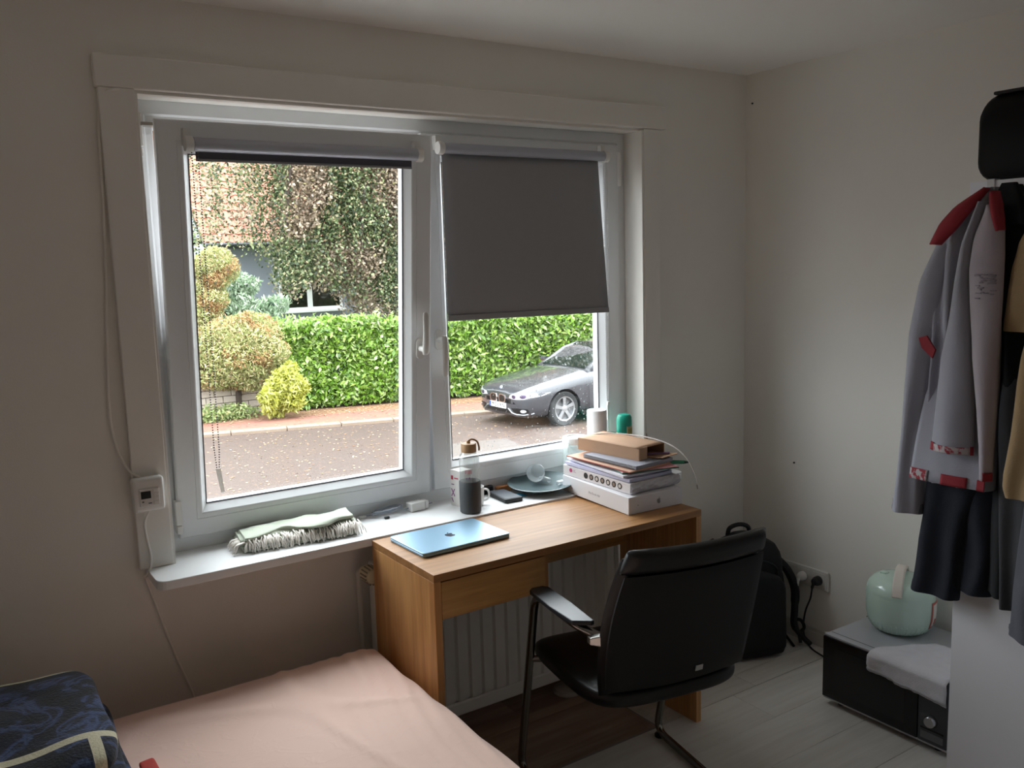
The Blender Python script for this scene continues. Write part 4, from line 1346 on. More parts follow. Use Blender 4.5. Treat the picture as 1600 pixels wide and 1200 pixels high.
for sg in (-1, 1):
    mb().tube(bend([(sg * 0.20, -0.455, 0.605), (sg * 0.252, -0.40, 0.632), (sg * 0.256, -0.145, 0.634), (sg * 0.250, 0.012, 0.013), (sg * 0.245, -0.30, 0.013), (sg * 0.235, -0.54, 0.013), (0, -0.54, 0.013)], 0.055), tr_, 12).build('leg', M_tubec, ch, smooth=True, local=True)
    mb().tube([(sg * 0.253, -0.090, 0.412), (sg * 0.20, -0.115, 0.412)], 0.010, 10).build('seat_bracket', M_tubec, ch, smooth=True, local=True)
    # arm pad
    mb().prism([(sg * 0.222, -0.165), (sg * 0.218, -0.30), (sg * 0.222, -0.437), (sg * 0.232, -0.44), (sg * 0.276, -0.415), (sg * 0.285, -0.30), (sg * 0.283, -0.165), (sg * 0.270, -0.150), (sg * 0.235, -0.150)], lambda x, y: (x, y, 0.643), lambda x, y: (x, y, 0.656)).build('armrest', M_arm, ch, bevel=0.003, local=True)
    # polished joint between arm and backrest
    mb().loft([[(sg * (0.205 + 0.042 * t), -0.505 + 0.045 * t, 0.622 + b) for b in (-0.022, -0.002 + 0.022 * (1 - t))] + [(sg * (0.205 + 0.042 * t), -0.485 + 0.045 * t, 0.622 + b) for b in (-0.002 + 0.022 * (1 - t), -0.022)] for t in (0, 0.5, 1)]).build('arm_joint', plain('polished_alloy', 'c9c8c4', 0.2, metal=1.0), ch, bevel=0.003, local=True)
    mb().lathe([(0.019, 0), (0.019, 0.008), (0.012, 0.012)], (sg * 0.25, -0.01, 0.0), 12).build('glide', M_dark, ch, smooth=True, local=True)
# seat: padded, edges rolled down
def seat(u, v):
    th_ = 2 * PI * u
    def se(c, e): return math.copysign(abs(c) ** e, c)
    ph = PI * (v - 0.5)
    x = 0.236 * se(math.cos(ph), 0.35) * se(math.cos(th_), 0.45)
    y = -0.245 + 0.250 * se(math.cos(ph), 0.35) * se(math.sin(th_), 0.38)
    z = 0.428 + 0.037 * se(math.sin(ph), 0.6)
    z += 0.010 * (1 - (x / 0.236) ** 2) * (-1 if ph > 0 else -0.6) - 0.022 * max(0, (y + 0.10) / 0.10) ** 2 + 0.015 * max(0, (-0.30 - y) / 0.17)
    return (x, y, z)
mb().grid(seat, 56, 22, True).build('seat', M_leath, ch, smooth=True, local=True, angle=180)
# backrest: curved padded front and a flat dark shell behind
def backp(a, z, off):
    """a -1..1 across, z height, off towards the sitter"""
    t = (z - 0.44) / 0.46
    hw = 0.212 + 0.022 * math.sin(PI * min(1, max(0, t * 0.95 + 0.05))) - 0.012 * t
    y = -0.492 - 0.132 * math.copysign(abs(t) ** 1.15, t) + 0.030 * (a * a) + 0.010 * math.sin(PI * t)
    return (a * hw, y + off, z)
def slab(z0, z1, o0, o1, nz_, rnd, lobes=0.0, inset=0.0, na=22):
    rings = []
    for j in range(nz_ + 1):
        z = z0 + (z1 - z0) * j / nz_
        e = min(1.0, min(j, nz_ - j) / max(1, rnd) + 0.001)
        e = math.sqrt(max(0, 1 - (1 - e) ** 2))
        m_ = (o0 + o1) / 2
        h = (o1 - o0) / 2 * (0.25 + 0.75 * e)
        ring = []
        A = [-1 + 2 * i / na for i in range(na + 1)]
        for a in A:
            ed = min(1, (1 - abs(a)) / 0.10)
            ed = 0.3 + 0.7 * math.sqrt(max(0, 1 - (1 - ed) ** 2))
            ring.append(backp(a * (1 - inset), z, m_ + h * ed))
        for a in reversed(A):
            ed = min(1, (1 - abs(a)) / 0.10)
            ed = 0.3 + 0.7 * math.sqrt(max(0, 1 - (1 - ed) ** 2))
            ring.append(backp(a * (1 - inset), z, m_ - h * ed))
        rings.append(ring)
    return mb().loft(rings)
bkr = slab(0.450, 0.855, -0.004, 0.040, 24, 4).build('backrest', M_leath, ch, smooth=True, local=True, angle=60)
slab(0.472, 0.812, -0.022, -0.002, 20, 3, inset=0.02).build('back_shell', M_shell, ch, smooth=True, local=True, angle=60)
slab(0.816, 0.882, -0.026, 0.030, 12, 5, inset=-0.003).build('top_roll', M_leath, ch, smooth=True, local=True, angle=60)
tgm = mb()
tc_ = [backp(a, z, -0.0245) for a, z in ((0.13, 0.500), (0.235, 0.500), (0.235, 0.516), (0.13, 0.516))]
tgm.loft([[Vector(p) for p in tc_], [Vector(p) + Vector((0, -0.002, 0)) for p in tc_]]).build('maker_tag', plain('metal_tag', 'c4c4c4', 0.3, metal=0.8), ch, local=True)

# ================================================================ things on the desk and sill
DT = DZ
lp = thing('laptop', 'closed pale blue laptop lying on the left of the desk', 'laptop', (1.279, 2.296, DT), (0, 0, R(1.5)))
M_alu = plain('pale_blue_aluminium', '90b3cc', 0.36, metal=0.55, var=0.01)
mb().rrect(0, 0, 0.304, 0.212, 0.0012, 0.0085, 0.011, 5).build('base', M_alu, lp, bevel=0.0012, local=True, smooth=True)
mb().rrect(0, 0, 0.304, 0.212, 0.0090, 0.0140, 0.011, 5).build('lid', M_alu, lp, bevel=0.0012, local=True, smooth=True)
for sx in (-0.12, 0.12):
    for sy in (-0.08, 0.08):
        mb().lathe([(0.008, 0), (0.008, 0.0014)], (sx, sy, 0), 10).build('foot', M_dark, lp, local=True)
APPLE = [(0, .60), (.12, .64), (.26, .66), (.38, .60), (.45, .52), (.36, .44), (.31, .34), (.31, .24), (.36, .13), (.46, .06), (.40, -.08), (.30, -.24), (.20, -.33), (.10, -.33), (0, -.29), (-.10, -.33), (-.20, -.33), (-.33, -.18), (-.43, .03), (-.47, .25), (-.43, .45), (-.32, .60), (-.18, .655), (-.08, .63)]
LEAF = [(0.0, .70), (.02, .82), (.10, .92), (.22, .97), (.21, .86), (.13, .75)]
def apple(parent, M, s, mat, flip=1):
    for i, ol in enumerate((APPLE, LEAF)):
        m_ = mb().prism([(x * flip, y - 0.2) for x, y in ol], lambda x, y: (x * s, y * s, 0), lambda x, y: (x * s, y * s, 0.0004))
        m_.xf(M).build('logo', mat, parent)
M_logo = plain('logo_dark', '3d4756', 0.2, metal=0.5)
apple(lp, WM[lp.name] @ Matrix.Translation((0, 0, 0.0139)) @ Matrix.Rotation(PI * 0, 4, 'Z'), 0.032, M_logo)

# folded towel with fringe
tw = thing('folded_towel', 'folded sage green towel with white fringe on the window sill', 'towel', (0.90, 2.575, SZ))
M_tow = plain('sage_towel', 'b4bcab', 0.9, var=0.06, scale=25, bump=0.3, bscale=260, sheen=0.3)
M_fri = plain('fringe_cotton', 'efe9e2', 0.9, var=0.08)
TA = R(-6)
def tw_pt(x, y, z):      # local plan of the towel, rotated on the sill
    return (0.905 + x * math.cos(TA) - y * math.sin(TA), 2.575 + x * math.sin(TA) + y * math.cos(TA), SZ + z)
lay = [(-0.175, 0.165, -0.060, 0.062, 0.0005, 0.014, 0.0), (-0.185, 0.17, -0.045, 0.066, 0.013, 0.027, 0.02), (-0.18, 0.175, -0.030, 0.065, 0.026, 0.039, 0.05), (-0.17, 0.165, -0.036, 0.060, 0.038, 0.052, 0.08)]
for i, (x0, x1, y0, y1, z0, z1, sd) in enumerate(lay):
    def f(u, v, x0=x0, x1=x1, y0=y0, y1=y1, z0=z0, z1=z1, i=i):
        a = 2 * PI * v
        sx = math.copysign(abs(math.cos(a)) ** 0.30, math.cos(a))
        sz = math.copysign(abs(math.sin(a)) ** 0.9, math.sin(a))
        x = x0 + (x1 - x0) * u
        w_ = 0.012 * noise.noise(Vector((x * 14, i * 5.0, sx))) * (i > 0)
        yy0 = y0 + (0.045 if i == 3 else 0.022) * noise.noise(Vector((x * 9, i * 3.0, 1))) * (i > 0)
        return tw_pt(x + 0.008 * noise.noise(Vector((sx * 3, sz * 2, i + u * 2))), (yy0 + y1) / 2 + (y1 - yy0) / 2 * sx, (z0 + z1) / 2 + (z1 - z0) / 2 * sz + max(w_, -0.001) + (0.012 * (u - 0.5) if i == 3 else 0.006 * (u - 0.5) * i / 3 + 0.000))
    m_ = mb().grid(lambda u, v, f=f: f(v, u), 24, 40, True)
    n0 = len(m_.V)
    m_.F.append(tuple(range(24)))
    m_.F.append(tuple(range(n0 - 24, n0)))
    m_.build('towel_layer', M_tow, tw, smooth=True, angle=60)
fr_ = mb()
for i in range(190):
    t = i / 189
    x = -0.165 + 0.345 * t
    y = -0.042 + random.uniform(-0.006, 0.004)
    z = 0.028 + random.uniform(-0.004, 0.010)
    L = random.uniform(0.022, 0.034)
    dx = random.uniform(-0.012, 0.012)
    fr_.tube([tw_pt(x, y + 0.012, z + 0.003), tw_pt(x + dx * 0.4, y - 0.3 * L, z), tw_pt(x + dx, y - 0.75 * L, max(0.006, z - 0.35 * L)), tw_pt(x + dx * 1.2, y - L, max(0.004, z - 0.8 * L))], [0.0016, 0.0019, 0.0017, 0.0012], 5)
for i in range(36):
    x, y = random.uniform(-0.19, -0.175), random.uniform(-0.05, 0.02)
    fr_.tube([tw_pt(x + 0.01, y, 0.030), tw_pt(x - 0.012, y - 0.004, 0.026), tw_pt(x - 0.024, y - 0.01, max(0.003, 0.012 + random.uniform(-0.01, 0.01)))], [0.0016, 0.002, 0.0013], 5)
fo = fr_.build('fringe', M_fri, tw, smooth=True, angle=180)
fo['kind'] = 'stuff'

# charging cable and charger
cp = [(1.160, 2.655, 0.006)]
for i in range(52):
    a = 2 * PI * i / 15
    cp.append((1.235 + 0.052 * math.cos(a + 2.6) + 0.004 * math.sin(i), 2.640 + 0.028 * math.sin(a + 2.6) + 0.004 * math.cos(i * 1.7), 0.004 + 0.013 * abs(math.sin(a * 0.5)) + 0.0002 * i))
cp += [(1.292, 2.625, 0.012), (1.305, 2.628, 0.012), (1.312, 2.630, 0.012)]
cbl = thing('charging_cable', 'coiled white charging cable on the window sill', 'cable', (1.235, 2.64, SZ))
mb().tube([(x, y, SZ + z) for x, y, z in smoothpath(cp, 2)], 0.0018, 6).build('cord', plain('cable_grey', '9aa0aa', 0.45), cbl, smooth=True)
soft(1.140, 1.164, 2.648, 2.660, SZ, SZ + 0.009, 0, 12, 8, 0, 0.0, 1, 0).build('plug', M_white, cbl, smooth=True)
mb().box(1.205, 1.222, 2.594, 2.602, SZ + 0.001, SZ + 0.008).build('plug', M_dark, cbl, bevel=0.001)
cg = thing('charger', 'white charger block with prongs beside the coiled cable', 'charger', (1.345, 2.632, SZ), (0, 0, R(6)))
mb().box(-0.036, 0.020, -0.019, 0.019, 0.0, 0.030).build('body', M_white, cg, bevel=0.004, seg=3, local=True)
mb().box(0.021, 0.036, -0.017, 0.017, 0.001, 0.029).build('plug_head', M_white, cg, bevel=0.003, local=True)
for sy in (-0.009, 0.009):
    mb().tube([(0.036, sy, 0.015), (0.054, sy, 0.015)], 0.0024, 8).build('prong', M_chrome, cg, smooth=True, local=True)

# bottle
bt = thing('water_bottle', 'glass bottle with wooden cap and grey silicone sleeve on the sill edge', 'bottle', (1.472, 2.492, SZ))
M_bglass = clear('bottle_glass', (0.90, 0.92, 0.91), 0.10, 0.8, 0.03, haze=0.22)
M_sleeve = plain('grey_silicone', '46484b', 0.6, var=0.04)
M_bamb = plain('bamboo', 'b08a62', 0.5, var=0.12, scale=40)
c0 = (1.472, 2.492, SZ)
mb().lathe([(0.028, 0.004), (0.0335, 0.008), (0.0335, 0.185), (0.031, 0.196), (0.026, 0.201), (0.025, 0.208)], c0, 28).build('glass', M_bglass, bt, smooth=True)
mb().lathe([(0.030, 0.0), (0.0355, 0.004), (0.0365, 0.05), (0.0365, 0.105), (0.0350, 0.108), (0.0342, 0.105), (0.0342, 0.006), (0.001, 0.004)], c0, 28).build('sleeve', M_sleeve, bt, smooth=True)
mb().lathe([(0.025, 0.205), (0.0255, 0.207), (0.0255, 0.232), (0.0245, 0.234), (0.006, 0.235), (0.006, 0.241), (0.001, 0.242)], c0, 28).build('cap', M_bamb, bt, smooth=True)
mb().tube(smoothpath([(1.466, 2.492, SZ + 0.238), (1.482, 2.488, SZ + 0.247), (1.500, 2.484, SZ + 0.238), (1.506, 2.482, SZ + 0.218), (1.505, 2.482, SZ + 0.207)], 6), 0.0032, 8).build('strap_loop', plain('leather_loop', '9a7656', 0.7), bt, smooth=True)
# box behind the bottle
tb = thing('tall_carton', 'tall white carton with red lettering behind the glass bottle', 'box', (1.494, 2.590, SZ), (0, 0, R(12)))
mb().box(-0.026, 0.026, -0.026, 0.026, 0.0, 0.125).build('carton', plain('white_card', 'e4e0dc', 0.6, var=0.02), tb, bevel=0.002, local=True)
M_redp = plain('red_print', 'b3324a', 0.6)
M_purp = plain('violet_print', '8d4a86', 0.6)
Mt = WM[tb.name] @ frame_mat((-0.0262, 0.004, 0.1), (0, -1, 0), (0, 0, 1))
mb().box(-0.0268, -0.0258, 0.010, 0.020, 0.092, 0.106).build('print', M_redp, tb, local=True)
mb().box(-0.0268, -0.0258, -0.016, 0.004, 0.096, 0.100).build('print', M_redp, tb, local=True)
mb().box(-0.0268, -0.0258, 0.006, 0.019, 0.074, 0.077).build('print', M_purp, tb, local=True)
for (ya, za, yb, zb) in ((0.020, 0.060, 0.004, 0.034), (0.004, 0.060, 0.020, 0.034), (0.020, 0.028, 0.012, 0.014)):
    mb().tube([(-0.0262, ya, za), (-0.0262, yb, zb)], 0.0018, 5).build('print', M_purp, tb, local=True)
# faded print on the bottle glass
for i, (a_, z0, z1, mt) in enumerate(((-112, 0.138, 0.150, 'p'), (-122, 0.138, 0.150, 'p'), (-132, 0.138, 0.150, 'p'), (-142, 0.138, 0.150, 'p'), (-122, 0.120, 0.126, 'v'), (-138, 0.120, 0.124, 'v'))):
    q_ = [(1.472 + 0.0337 * math.cos(R(a_ + d_)), 2.492 + 0.0337 * math.sin(R(a_ + d_))) for d_ in (-2.6, 2.6)]
    q2 = [(1.472 + 0.0341 * math.cos(R(a_ + d_)), 2.492 + 0.0341 * math.sin(R(a_ + d_))) for d_ in (-2.6, 2.6)]
    mb().prism([q_[0], q_[1], q2[1], q2[0]], lambda x, y: (x, y, SZ + z0), lambda x, y: (x, y, SZ + z1)).build('print', plain('pink_print', 'd98a9c', 0.6) if mt == 'p' else M_purp, bt)
# white mug behind the bottle
mg = thing('mug', 'white mug half hidden behind the glass bottle', 'mug', (1.534, 2.552, SZ))
mb().lathe([(0.02, 0.0), (0.024, 0.002), (0.026, 0.03), (0.0265, 0.066), (0.0245, 0.066), (0.024, 0.006), (0.001, 0.005)], (1.532, 2.552, SZ), 24).build('cup', plain('white_ceramic', 'e6e6e4', 0.2), mg, smooth=True)
mb().tube(smoothpath([(1.555, 2.545, SZ + 0.054), (1.570, 2.540, SZ + 0.050), (1.574, 2.538, SZ + 0.034), (1.568, 2.540, SZ + 0.018), (1.555, 2.545, SZ + 0.014)], 4), 0.0038, 8).build('handle', MATS['white_ceramic'], mg, smooth=True)
# power bank, small black case, packets
pbk = thing('power_bank', 'flat dark grey power bank on the sill beside the bottle', 'power bank', (1.657, 2.567, SZ), (0, 0, R(86)))
mb().rrect(0, 0, 0.142, 0.072, 0.0, 0.014, 0.010, 5).build('body', M_dark, pbk, bevel=0.003, smooth=True, local=True)
mb().rrect(0, 0, 0.128, 0.060, 0.0138, 0.0150, 0.008, 5).build('top_face', plain('slate_face', '50545c', 0.4), pbk, smooth=True, local=True)
bc = thing('black_case', 'small black case standing at the window frame behind power bank', 'case', (1.628, 2.652, SZ), (0, 0, R(4)))
mb().rrect(0, 0, 0.066, 0.018, 0.0, 0.030, 0.006, 4).build('body', M_dark, bc, bevel=0.003, smooth=True, local=True)
mb().box(-0.030, 0.030, -0.0095, -0.0085, 0.0185, 0.0195).build('zip_line', plain('zip_grey', '3c3d40', 0.5), bc, local=True)
cs = tag(soft(1.675, 1.738, 2.636, 2.662, SZ + 0.0005, SZ + 0.022, 0, 24, 12, 0, 0.004, 40, 1).build('snack_packet', plain('orange_brown_wrap', 'b97a45', 0.4, var=0.25, scale=60), smooth=True, angle=180), 'crumpled orange brown packet beside the grey plate', 'packet')
cs2 = thing('blue_sachet', 'small bright blue sachet tucked beside the grey plate', 'sachet', (1.712, 2.560, SZ), (0, 0, R(-20)))
m_ = mb().grid(lambda u, v: (-0.026 + 0.052 * u, -0.018 + 0.036 * v, 0.001 + 0.008 * math.sin(PI * u) * math.sin(PI * v)), 10, 8)
m_.build('pouch', plain('blue_foil', '4aa3c9', 0.35, var=0.15, scale=60), cs2, smooth=True, solid=0.0008, local=True, angle=180)
mb().box(-0.030, -0.025, -0.018, 0.018, 0.0004, 0.0018).build('sealed_edge', plain('blue_foil_edge', '2f86b4', 0.35), cs2, local=True)
# plate with measuring cup and spoon
pt_ = thing('plate', 'dark grey green plate on a small bowl on the sill', 'plate', (1.822, 2.575, SZ), (R(2), R(-3), 0))
M_plate = plain('grey_glaze', '5f6f72', 0.25, var=0.06, scale=12)
mb().lathe([(0.055, 0.013), (0.060, 0.011), (0.066, 0.013), (0.105, 0.022), (0.122, 0.030), (0.1235, 0.033), (0.121, 0.034), (0.102, 0.0255), (0.064, 0.018), (0.002, 0.017)], (0, 0, 0), 44).build('dish', M_plate, pt_, smooth=True, local=True, angle=70)
mb().lathe([(0.056, 0.0), (0.058, 0.001), (0.058, 0.014), (0.052, 0.014), (0.052, 0.001)], (0, 0, 0), 36).build('foot_ring', M_plate, pt_, smooth=True, local=True)
mc = thing('measuring_cup', 'translucent plastic measuring cup lying on the grey plate', 'cup', (1.812, 2.60, SZ + 0.032))
M_frost = clear('frosted_plastic', (0.92, 0.94, 0.96), 0.06, 0.5, 0.3, haze=0.45)
axv = Vector((-0.62, -0.70, 0.12)).normalized()
MX = frame_mat((1.830, 2.612, SZ + 0.059), axv.orthogonal(), axv.cross(axv.orthogonal()))
q = mb().lathe([(0.001, -0.030), (0.024, -0.030), (0.026, -0.026), (0.033, 0.038), (0.0335, 0.040), (0.0315, 0.040), (0.0245, -0.024), (0.001, -0.026)], (0, 0, 0), 28)
q.xf(MX).build('cup_body', M_frost, mc, smooth=True)
mb().tube(smoothpath([(1.830, 2.598, SZ + 0.036), (1.846, 2.575, SZ + 0.036), (1.852, 2.562, SZ + 0.031)], 4), [0.008, 0.009, 0.009, 0.009, 0.008, 0.008, 0.009, 0.009, 0.007], 8).build('cup_handle', M_frost, mc, smooth=True)
sn = thing('spoon', 'small clear plastic spoon lying on the grey plate', 'spoon', (1.86, 2.54, SZ + 0.03))
mb().tube([(1.835, 2.492, SZ + 0.0305), (1.855, 2.512, SZ + 0.0245), (1.872, 2.528, SZ + 0.0225)], [0.002, 0.003, 0.0035], 6).build('handle', M_frost, sn, smooth=True)
soft(1.866, 1.900, 2.522, 2.548, SZ + 0.0195, SZ + 0.033, 0, 16, 10, 0, 0.001, 30, 1).build('bowl', M_frost, sn, smooth=True, angle=180)

# storage jar, kitchen roll, spray can, green bottle at the right end of the sill
jr = thing('storage_jar', 'clear plastic jar with white lid on the sill beside the paper stack', 'jar', (2.002, 2.600, SZ))
cj = (2.002, 2.600, SZ)
mb().lathe([(0.040, 0.0), (0.046, 0.004), (0.048, 0.03), (0.048, 0.13), (0.044, 0.148), (0.042, 0.150), (0.040, 0.146), (0.045, 0.128), (0.045, 0.008), (0.002, 0.005)], cj, 28).build('jar_body', clear('jar_plastic', (0.93, 0.97, 0.96), 0.07, 0.7, 0.05, haze=0.25), jr, smooth=True)
mb().lathe([(0.046, 0.145), (0.050, 0.147), (0.050, 0.166), (0.047, 0.170), (0.034, 0.171), (0.032, 0.167), (0.001, 0.167)], cj, 28).build('lid', M_white, jr, smooth=True)
mb().tube(smoothpath([(1.960, 2.585, SZ + 0.150), (1.949, 2.576, SZ + 0.140), (1.946, 2.572, SZ + 0.120)], 4), 0.006, 8).build('grip', MATS['jar_plastic'], jr, smooth=True)
kr_ = thing('kitchen_roll', 'white paper towel roll standing on the sill', 'paper roll', (2.108, 2.602, SZ))
ck = (2.108, 2.602, SZ)
mb().lathe([(0.013, 0.0), (0.036, 0.0), (0.038, 0.002), (0.038, 0.256), (0.036, 0.259), (0.013, 0.259)], ck, 32).build('paper', plain('soft_paper', 'e9e9ea', 0.9, var=0.02, bump=0.2, bscale=150), kr_, smooth=True, angle=40)
mb().lathe([(0.0115, 0.0), (0.0140, 0.0), (0.0140, 0.2595), (0.0115, 0.2595), (0.0115, 0.2)], ck, 20).build('card_core', plain('card_brown', '6d584c', 0.9), kr_, smooth=True)
cn = thing('spray_can', 'spray can with teal cap and pink yellow label in the window corner', 'spray can', (2.232, 2.588, SZ))
cc = (2.232, 2.588, SZ)
mb().lathe([(0.027, 0.0), (0.0285, 0.003), (0.0285, 0.150), (0.027, 0.156)], cc, 28).build('body', plain('can_lilac', 'c8c3cc', 0.35), cn, smooth=True)
mb().lathe([(0.0287, 0.118), (0.0289, 0.119), (0.0289, 0.146), (0.0287, 0.147)], cc, 28).build('label_band', plain('can_pink', 'd8809f', 0.45), cn, smooth=True)
mb().lathe([(0.0289, 0.144), (0.0291, 0.145), (0.0291, 0.163), (0.0289, 0.164)], cc, 28).build('label_band', plain('can_yellow', 'd9cf6e', 0.45), cn, smooth=True)
mb().lathe([(0.0290, 0.158), (0.0300, 0.160), (0.0300, 0.205), (0.0285, 0.219), (0.023, 0.228), (0.010, 0.231), (0.001, 0.231)], cc, 28).build('cap', plain('teal_cap', '1fa58c', 0.35), cn, smooth=True)
lb = mb()
def labp(u, v, r_=0.0306):
    a = R(-112) + R(62) * u
    return (cc[0] + r_ * math.cos(a), cc[1] + r_ * math.sin(a), SZ + 0.085 + 0.10 * v)
lb.grid(labp, 8, 2)
lbo = lb.build('label', plain('can_label', 'b9b48f', 0.5), cn, smooth=True, solid=0.0004, angle=180)
mb().grid(lambda u, v: labp(0.1 + 0.8 * u, 0.70 + 0.22 * v, 0.0311), 8, 1).build('label_print', plain('olive_print', '8f8a4a', 0.5), lbo, smooth=True)
mb().grid(lambda u, v: labp(0.35 + 0.4 * u, 0.32 + 0.2 * v, 0.0311), 6, 1).build('label_print', plain('dark_print', '4e4a58', 0.5), lbo, smooth=True)
gb = thing('green_bottle', 'small bottle with dark green cap beside the spray can', 'bottle', (2.178, 2.575, SZ))
mb().lathe([(0.016, 0), (0.018, 0.003), (0.018, 0.12), (0.010, 0.135), (0.010, 0.14)], (2.185, 2.600, SZ), 18).build('body', plain('green_body', '2f6b4c', 0.3), gb, smooth=True)
mb().lathe([(0.0125, 0.136), (0.0135, 0.138), (0.0135, 0.160), (0.012, 0.162), (0.001, 0.162)], (2.185, 2.600, SZ), 18).build('cap', plain('green_cap', '14593f', 0.4), gb, smooth=True)
tag(mb().loft([[(2.325, 2.565, SZ), (2.341, 2.562, SZ), (2.339, 2.572, SZ)], [(2.326, 2.566, SZ + 0.06), (2.340, 2.563, SZ + 0.06), (2.338, 2.573, SZ + 0.06)], [(2.333, 2.573, SZ + 0.142), (2.334, 2.572, SZ + 0.142), (2.334, 2.574, SZ + 0.142)]]).build('wood_sliver', plain('sliver_brown', '6b5644', 0.8)), 'pointed brown wood sliver standing against the right window trim', 'wood sliver')

# ---------------------------------------------------------------- stack of boxes and papers on the right of the desk
tl = math.atan2(SZ - DT, 2.44 - 2.147)
def stk(rz=0.0, cx=1.985, cy=2.33):
    """frame that lies on desk and sill edge: slightly tilted"""
    return Matrix.Translation((0, 2.140, DT + 0.0008)) @ Matrix.Rotation(tl, 4, 'X') @ Matrix.Translation((0, -2.140, 0)) @ Matrix.Translation((cx, cy, 0)) @ Matrix.Rotation(rz, 4, 'Z')
def stacked(name, label, cat, z, rz, cx, cy, group=None):
    from mathutils import Euler
    M = stk(rz, cx, cy) @ Matrix.Translation((0, 0, z))
    return thing(name, label, cat, tuple(M.to_translation()), tuple(M.to_euler()), group)
M_wbox = plain('white_box', 'e3e2e6', 0.45, var=0.015)
wb = stacked('white_box', 'flat white product box with grey logo at bottom of stack', 'box', 0.0, R(-1.5), 1.985, 2.325)
mb().box(-0.117, 0.117, -0.185, 0.185, 0.0, 0.058).build('box_body', M_wbox, wb, bevel=0.0015, local=True)
M_greyp = plain('grey_print', '8b8c92', 0.4)
apple(wb, WM[wb.name] @ frame_mat((0.012, -0.1851, 0.028), (1, 0, 0), (0, 0, 1)), 0.016, M_greyp)
mb().lathe([(0.002, 0), (0.002, 0.0004)], (-0.078, -0.1852, 0.028), 8, VA).build('print', M_greyp, wb, local=True)
text('print', 'MacBook Air', 0.012, WM[wb.name] @ frame_mat((-0.1171, 0.0, 0.028), (0, -1, 0), (0, 0, 1)), plain('pale_print', 'b9b9c0', 0.4), wb)
# second box in a clear wrap, row of round pictures on its side
pb = stacked('cooker_box', 'white carton with a row of round dark pictures, on the white box', 'box', 0.0592, R(2), 1.992, 2.335)
mb().box(-0.108, 0.108, -0.165, 0.185, 0.0, 0.036).build('box_body', plain('pinkish_card', 'd9d2d2', 0.55, var=0.03), pb, bevel=0.002, local=True)
SX = -0.1081
for i in range(7):
    y = 0.060 - 0.029 * i
    cM = frame_mat((SX, y, 0.019), (0, -1, 0), (0, 0, 1))
    d_ = mb().lathe([(0.0105, -0.0002), (0.0105, 0.0006)], (0, 0, 0), 16)
    ro = d_.xf(WM[pb.name] @ cM).build('round_picture', plain('picture_dark', '2c2320', 0.5), pb)
    if i:
        mb().lathe([(0.0068, 0.0), (0.0066, 0.0009)], (0, 0, 0), 8).xf(WM[pb.name] @ cM).build('picture_motif', plain('picture_pale%d' % (i % 2), ('c9bfb6', '8d7768')[i % 2], 0.5), ro)
mb().lathe([(0.0075, -0.0002), (0.0075, 0.0006)], (0, 0, 0), 14).xf(WM[pb.name] @ frame_mat((SX, 0.142, 0.022), (0, -1, 0), (0, 0, 1))).build('print', plain('magenta_print', 'b03a66', 0.5), pb)
for i, (yy0, ln) in enumerate(((0.128, 0.014), (0.128, 0.010))):
    mb().box(SX - 0.0006, SX + 0.0004, yy0 - ln, yy0, 0.018 + 0.006 * i, 0.020 + 0.006 * i).build('print', plain('faint_print', 'b79aa8', 0.5), pb, local=True)
wrap = plain('crinkled_wrap', 'c3c0c6', 0.2, var=0.1, scale=30, bump=0.6, bscale=60)
def wrapf(u, v):
    x = -0.110 + 0.224 * u
    z = 0.002 + 0.034 * v
    return (x + 0.006 * noise.noise(Vector((u * 9, v * 4, 1))), -0.1665 - 0.012 * abs(noise.noise(Vector((u * 6, v * 5, 3)))) - 0.010 * math.sin(PI * v), z)
mb().grid(wrapf, 24, 6).build('plastic_wrap', wrap, pb, solid=0.0008, local=True)
# sheaves of paper
M_pap = [plain('paper_white', 'dedde6', 0.8, var=0.03), plain('paper_lilac', 'c4c4dc', 0.8, var=0.03), plain('paper_cream', 'd9d0c4', 0.8, var=0.03)]
zz_ = 0.0962
def sheaf(name, lab, cat, z, th_, w_, d, cx, cy, rz, mat, curl=0.0, group='papers in the stack'):
    t = stacked(name, lab, cat, z, rz, cx, cy, group)
    def f(u, v):
        x, y = (u - 0.5) * w_, (v - 0.5) * d
        return (x, y, th_ + curl * (abs(2 * v - 1) ** 3) * (1 if v > 0.5 else 0.3) * 0.5 + curl * 0.5 * abs(2 * u - 1) ** 3)
    m_ = mb()
    m_.grid(f, 8, 10)
    m_.build('sheets', mat, t, solid=th_, local=True)
    return t
sheaf('paper_sheaf', 'thick sheaf of lilac white papers above the picture carton', 'papers', zz_, 0.010, 0.20, 0.33, 1.985, 2.345, R(3), M_pap[1], 0.003)
sheaf('paper_sheaf', 'white papers just under the tan folder in the stack', 'papers', zz_ + 0.0135, 0.007, 0.20, 0.32, 1.988, 2.35, R(-2), M_pap[0], 0.003)
nb2 = stacked('green_folder', 'dark green folder sticking out right of the paper stack', 'folder', zz_ + 0.0235, R(-14), 2.02, 2.31)
mb().box(-0.10, 0.115, -0.13, 0.13, 0.0, 0.004).build('cover', plain('green_card', '3d6a58', 0.5), nb2, bevel=0.001, local=True)
mb().box(-0.098, 0.112, -0.1285, 0.128, 0.0042, 0.0062).build('sheets', plain('pink_card', 'c98f92', 0.6), nb2, local=True)
fo_ = stacked('tan_folder', 'tan card folder with red edge in the paper stack', 'folder', zz_ + 0.0302, R(4), 1.99, 2.345)
mb().box(-0.098, 0.10, -0.155, 0.16, 0.0, 0.0045).build('cover', plain('tan_card', 'c49a80', 0.6), fo_, bevel=0.001, local=True)
mb().box(-0.0995, -0.097, -0.156, 0.161, 0.0005, 0.004).build('spine', plain('red_edge', 'a15348', 0.6), fo_, local=True)
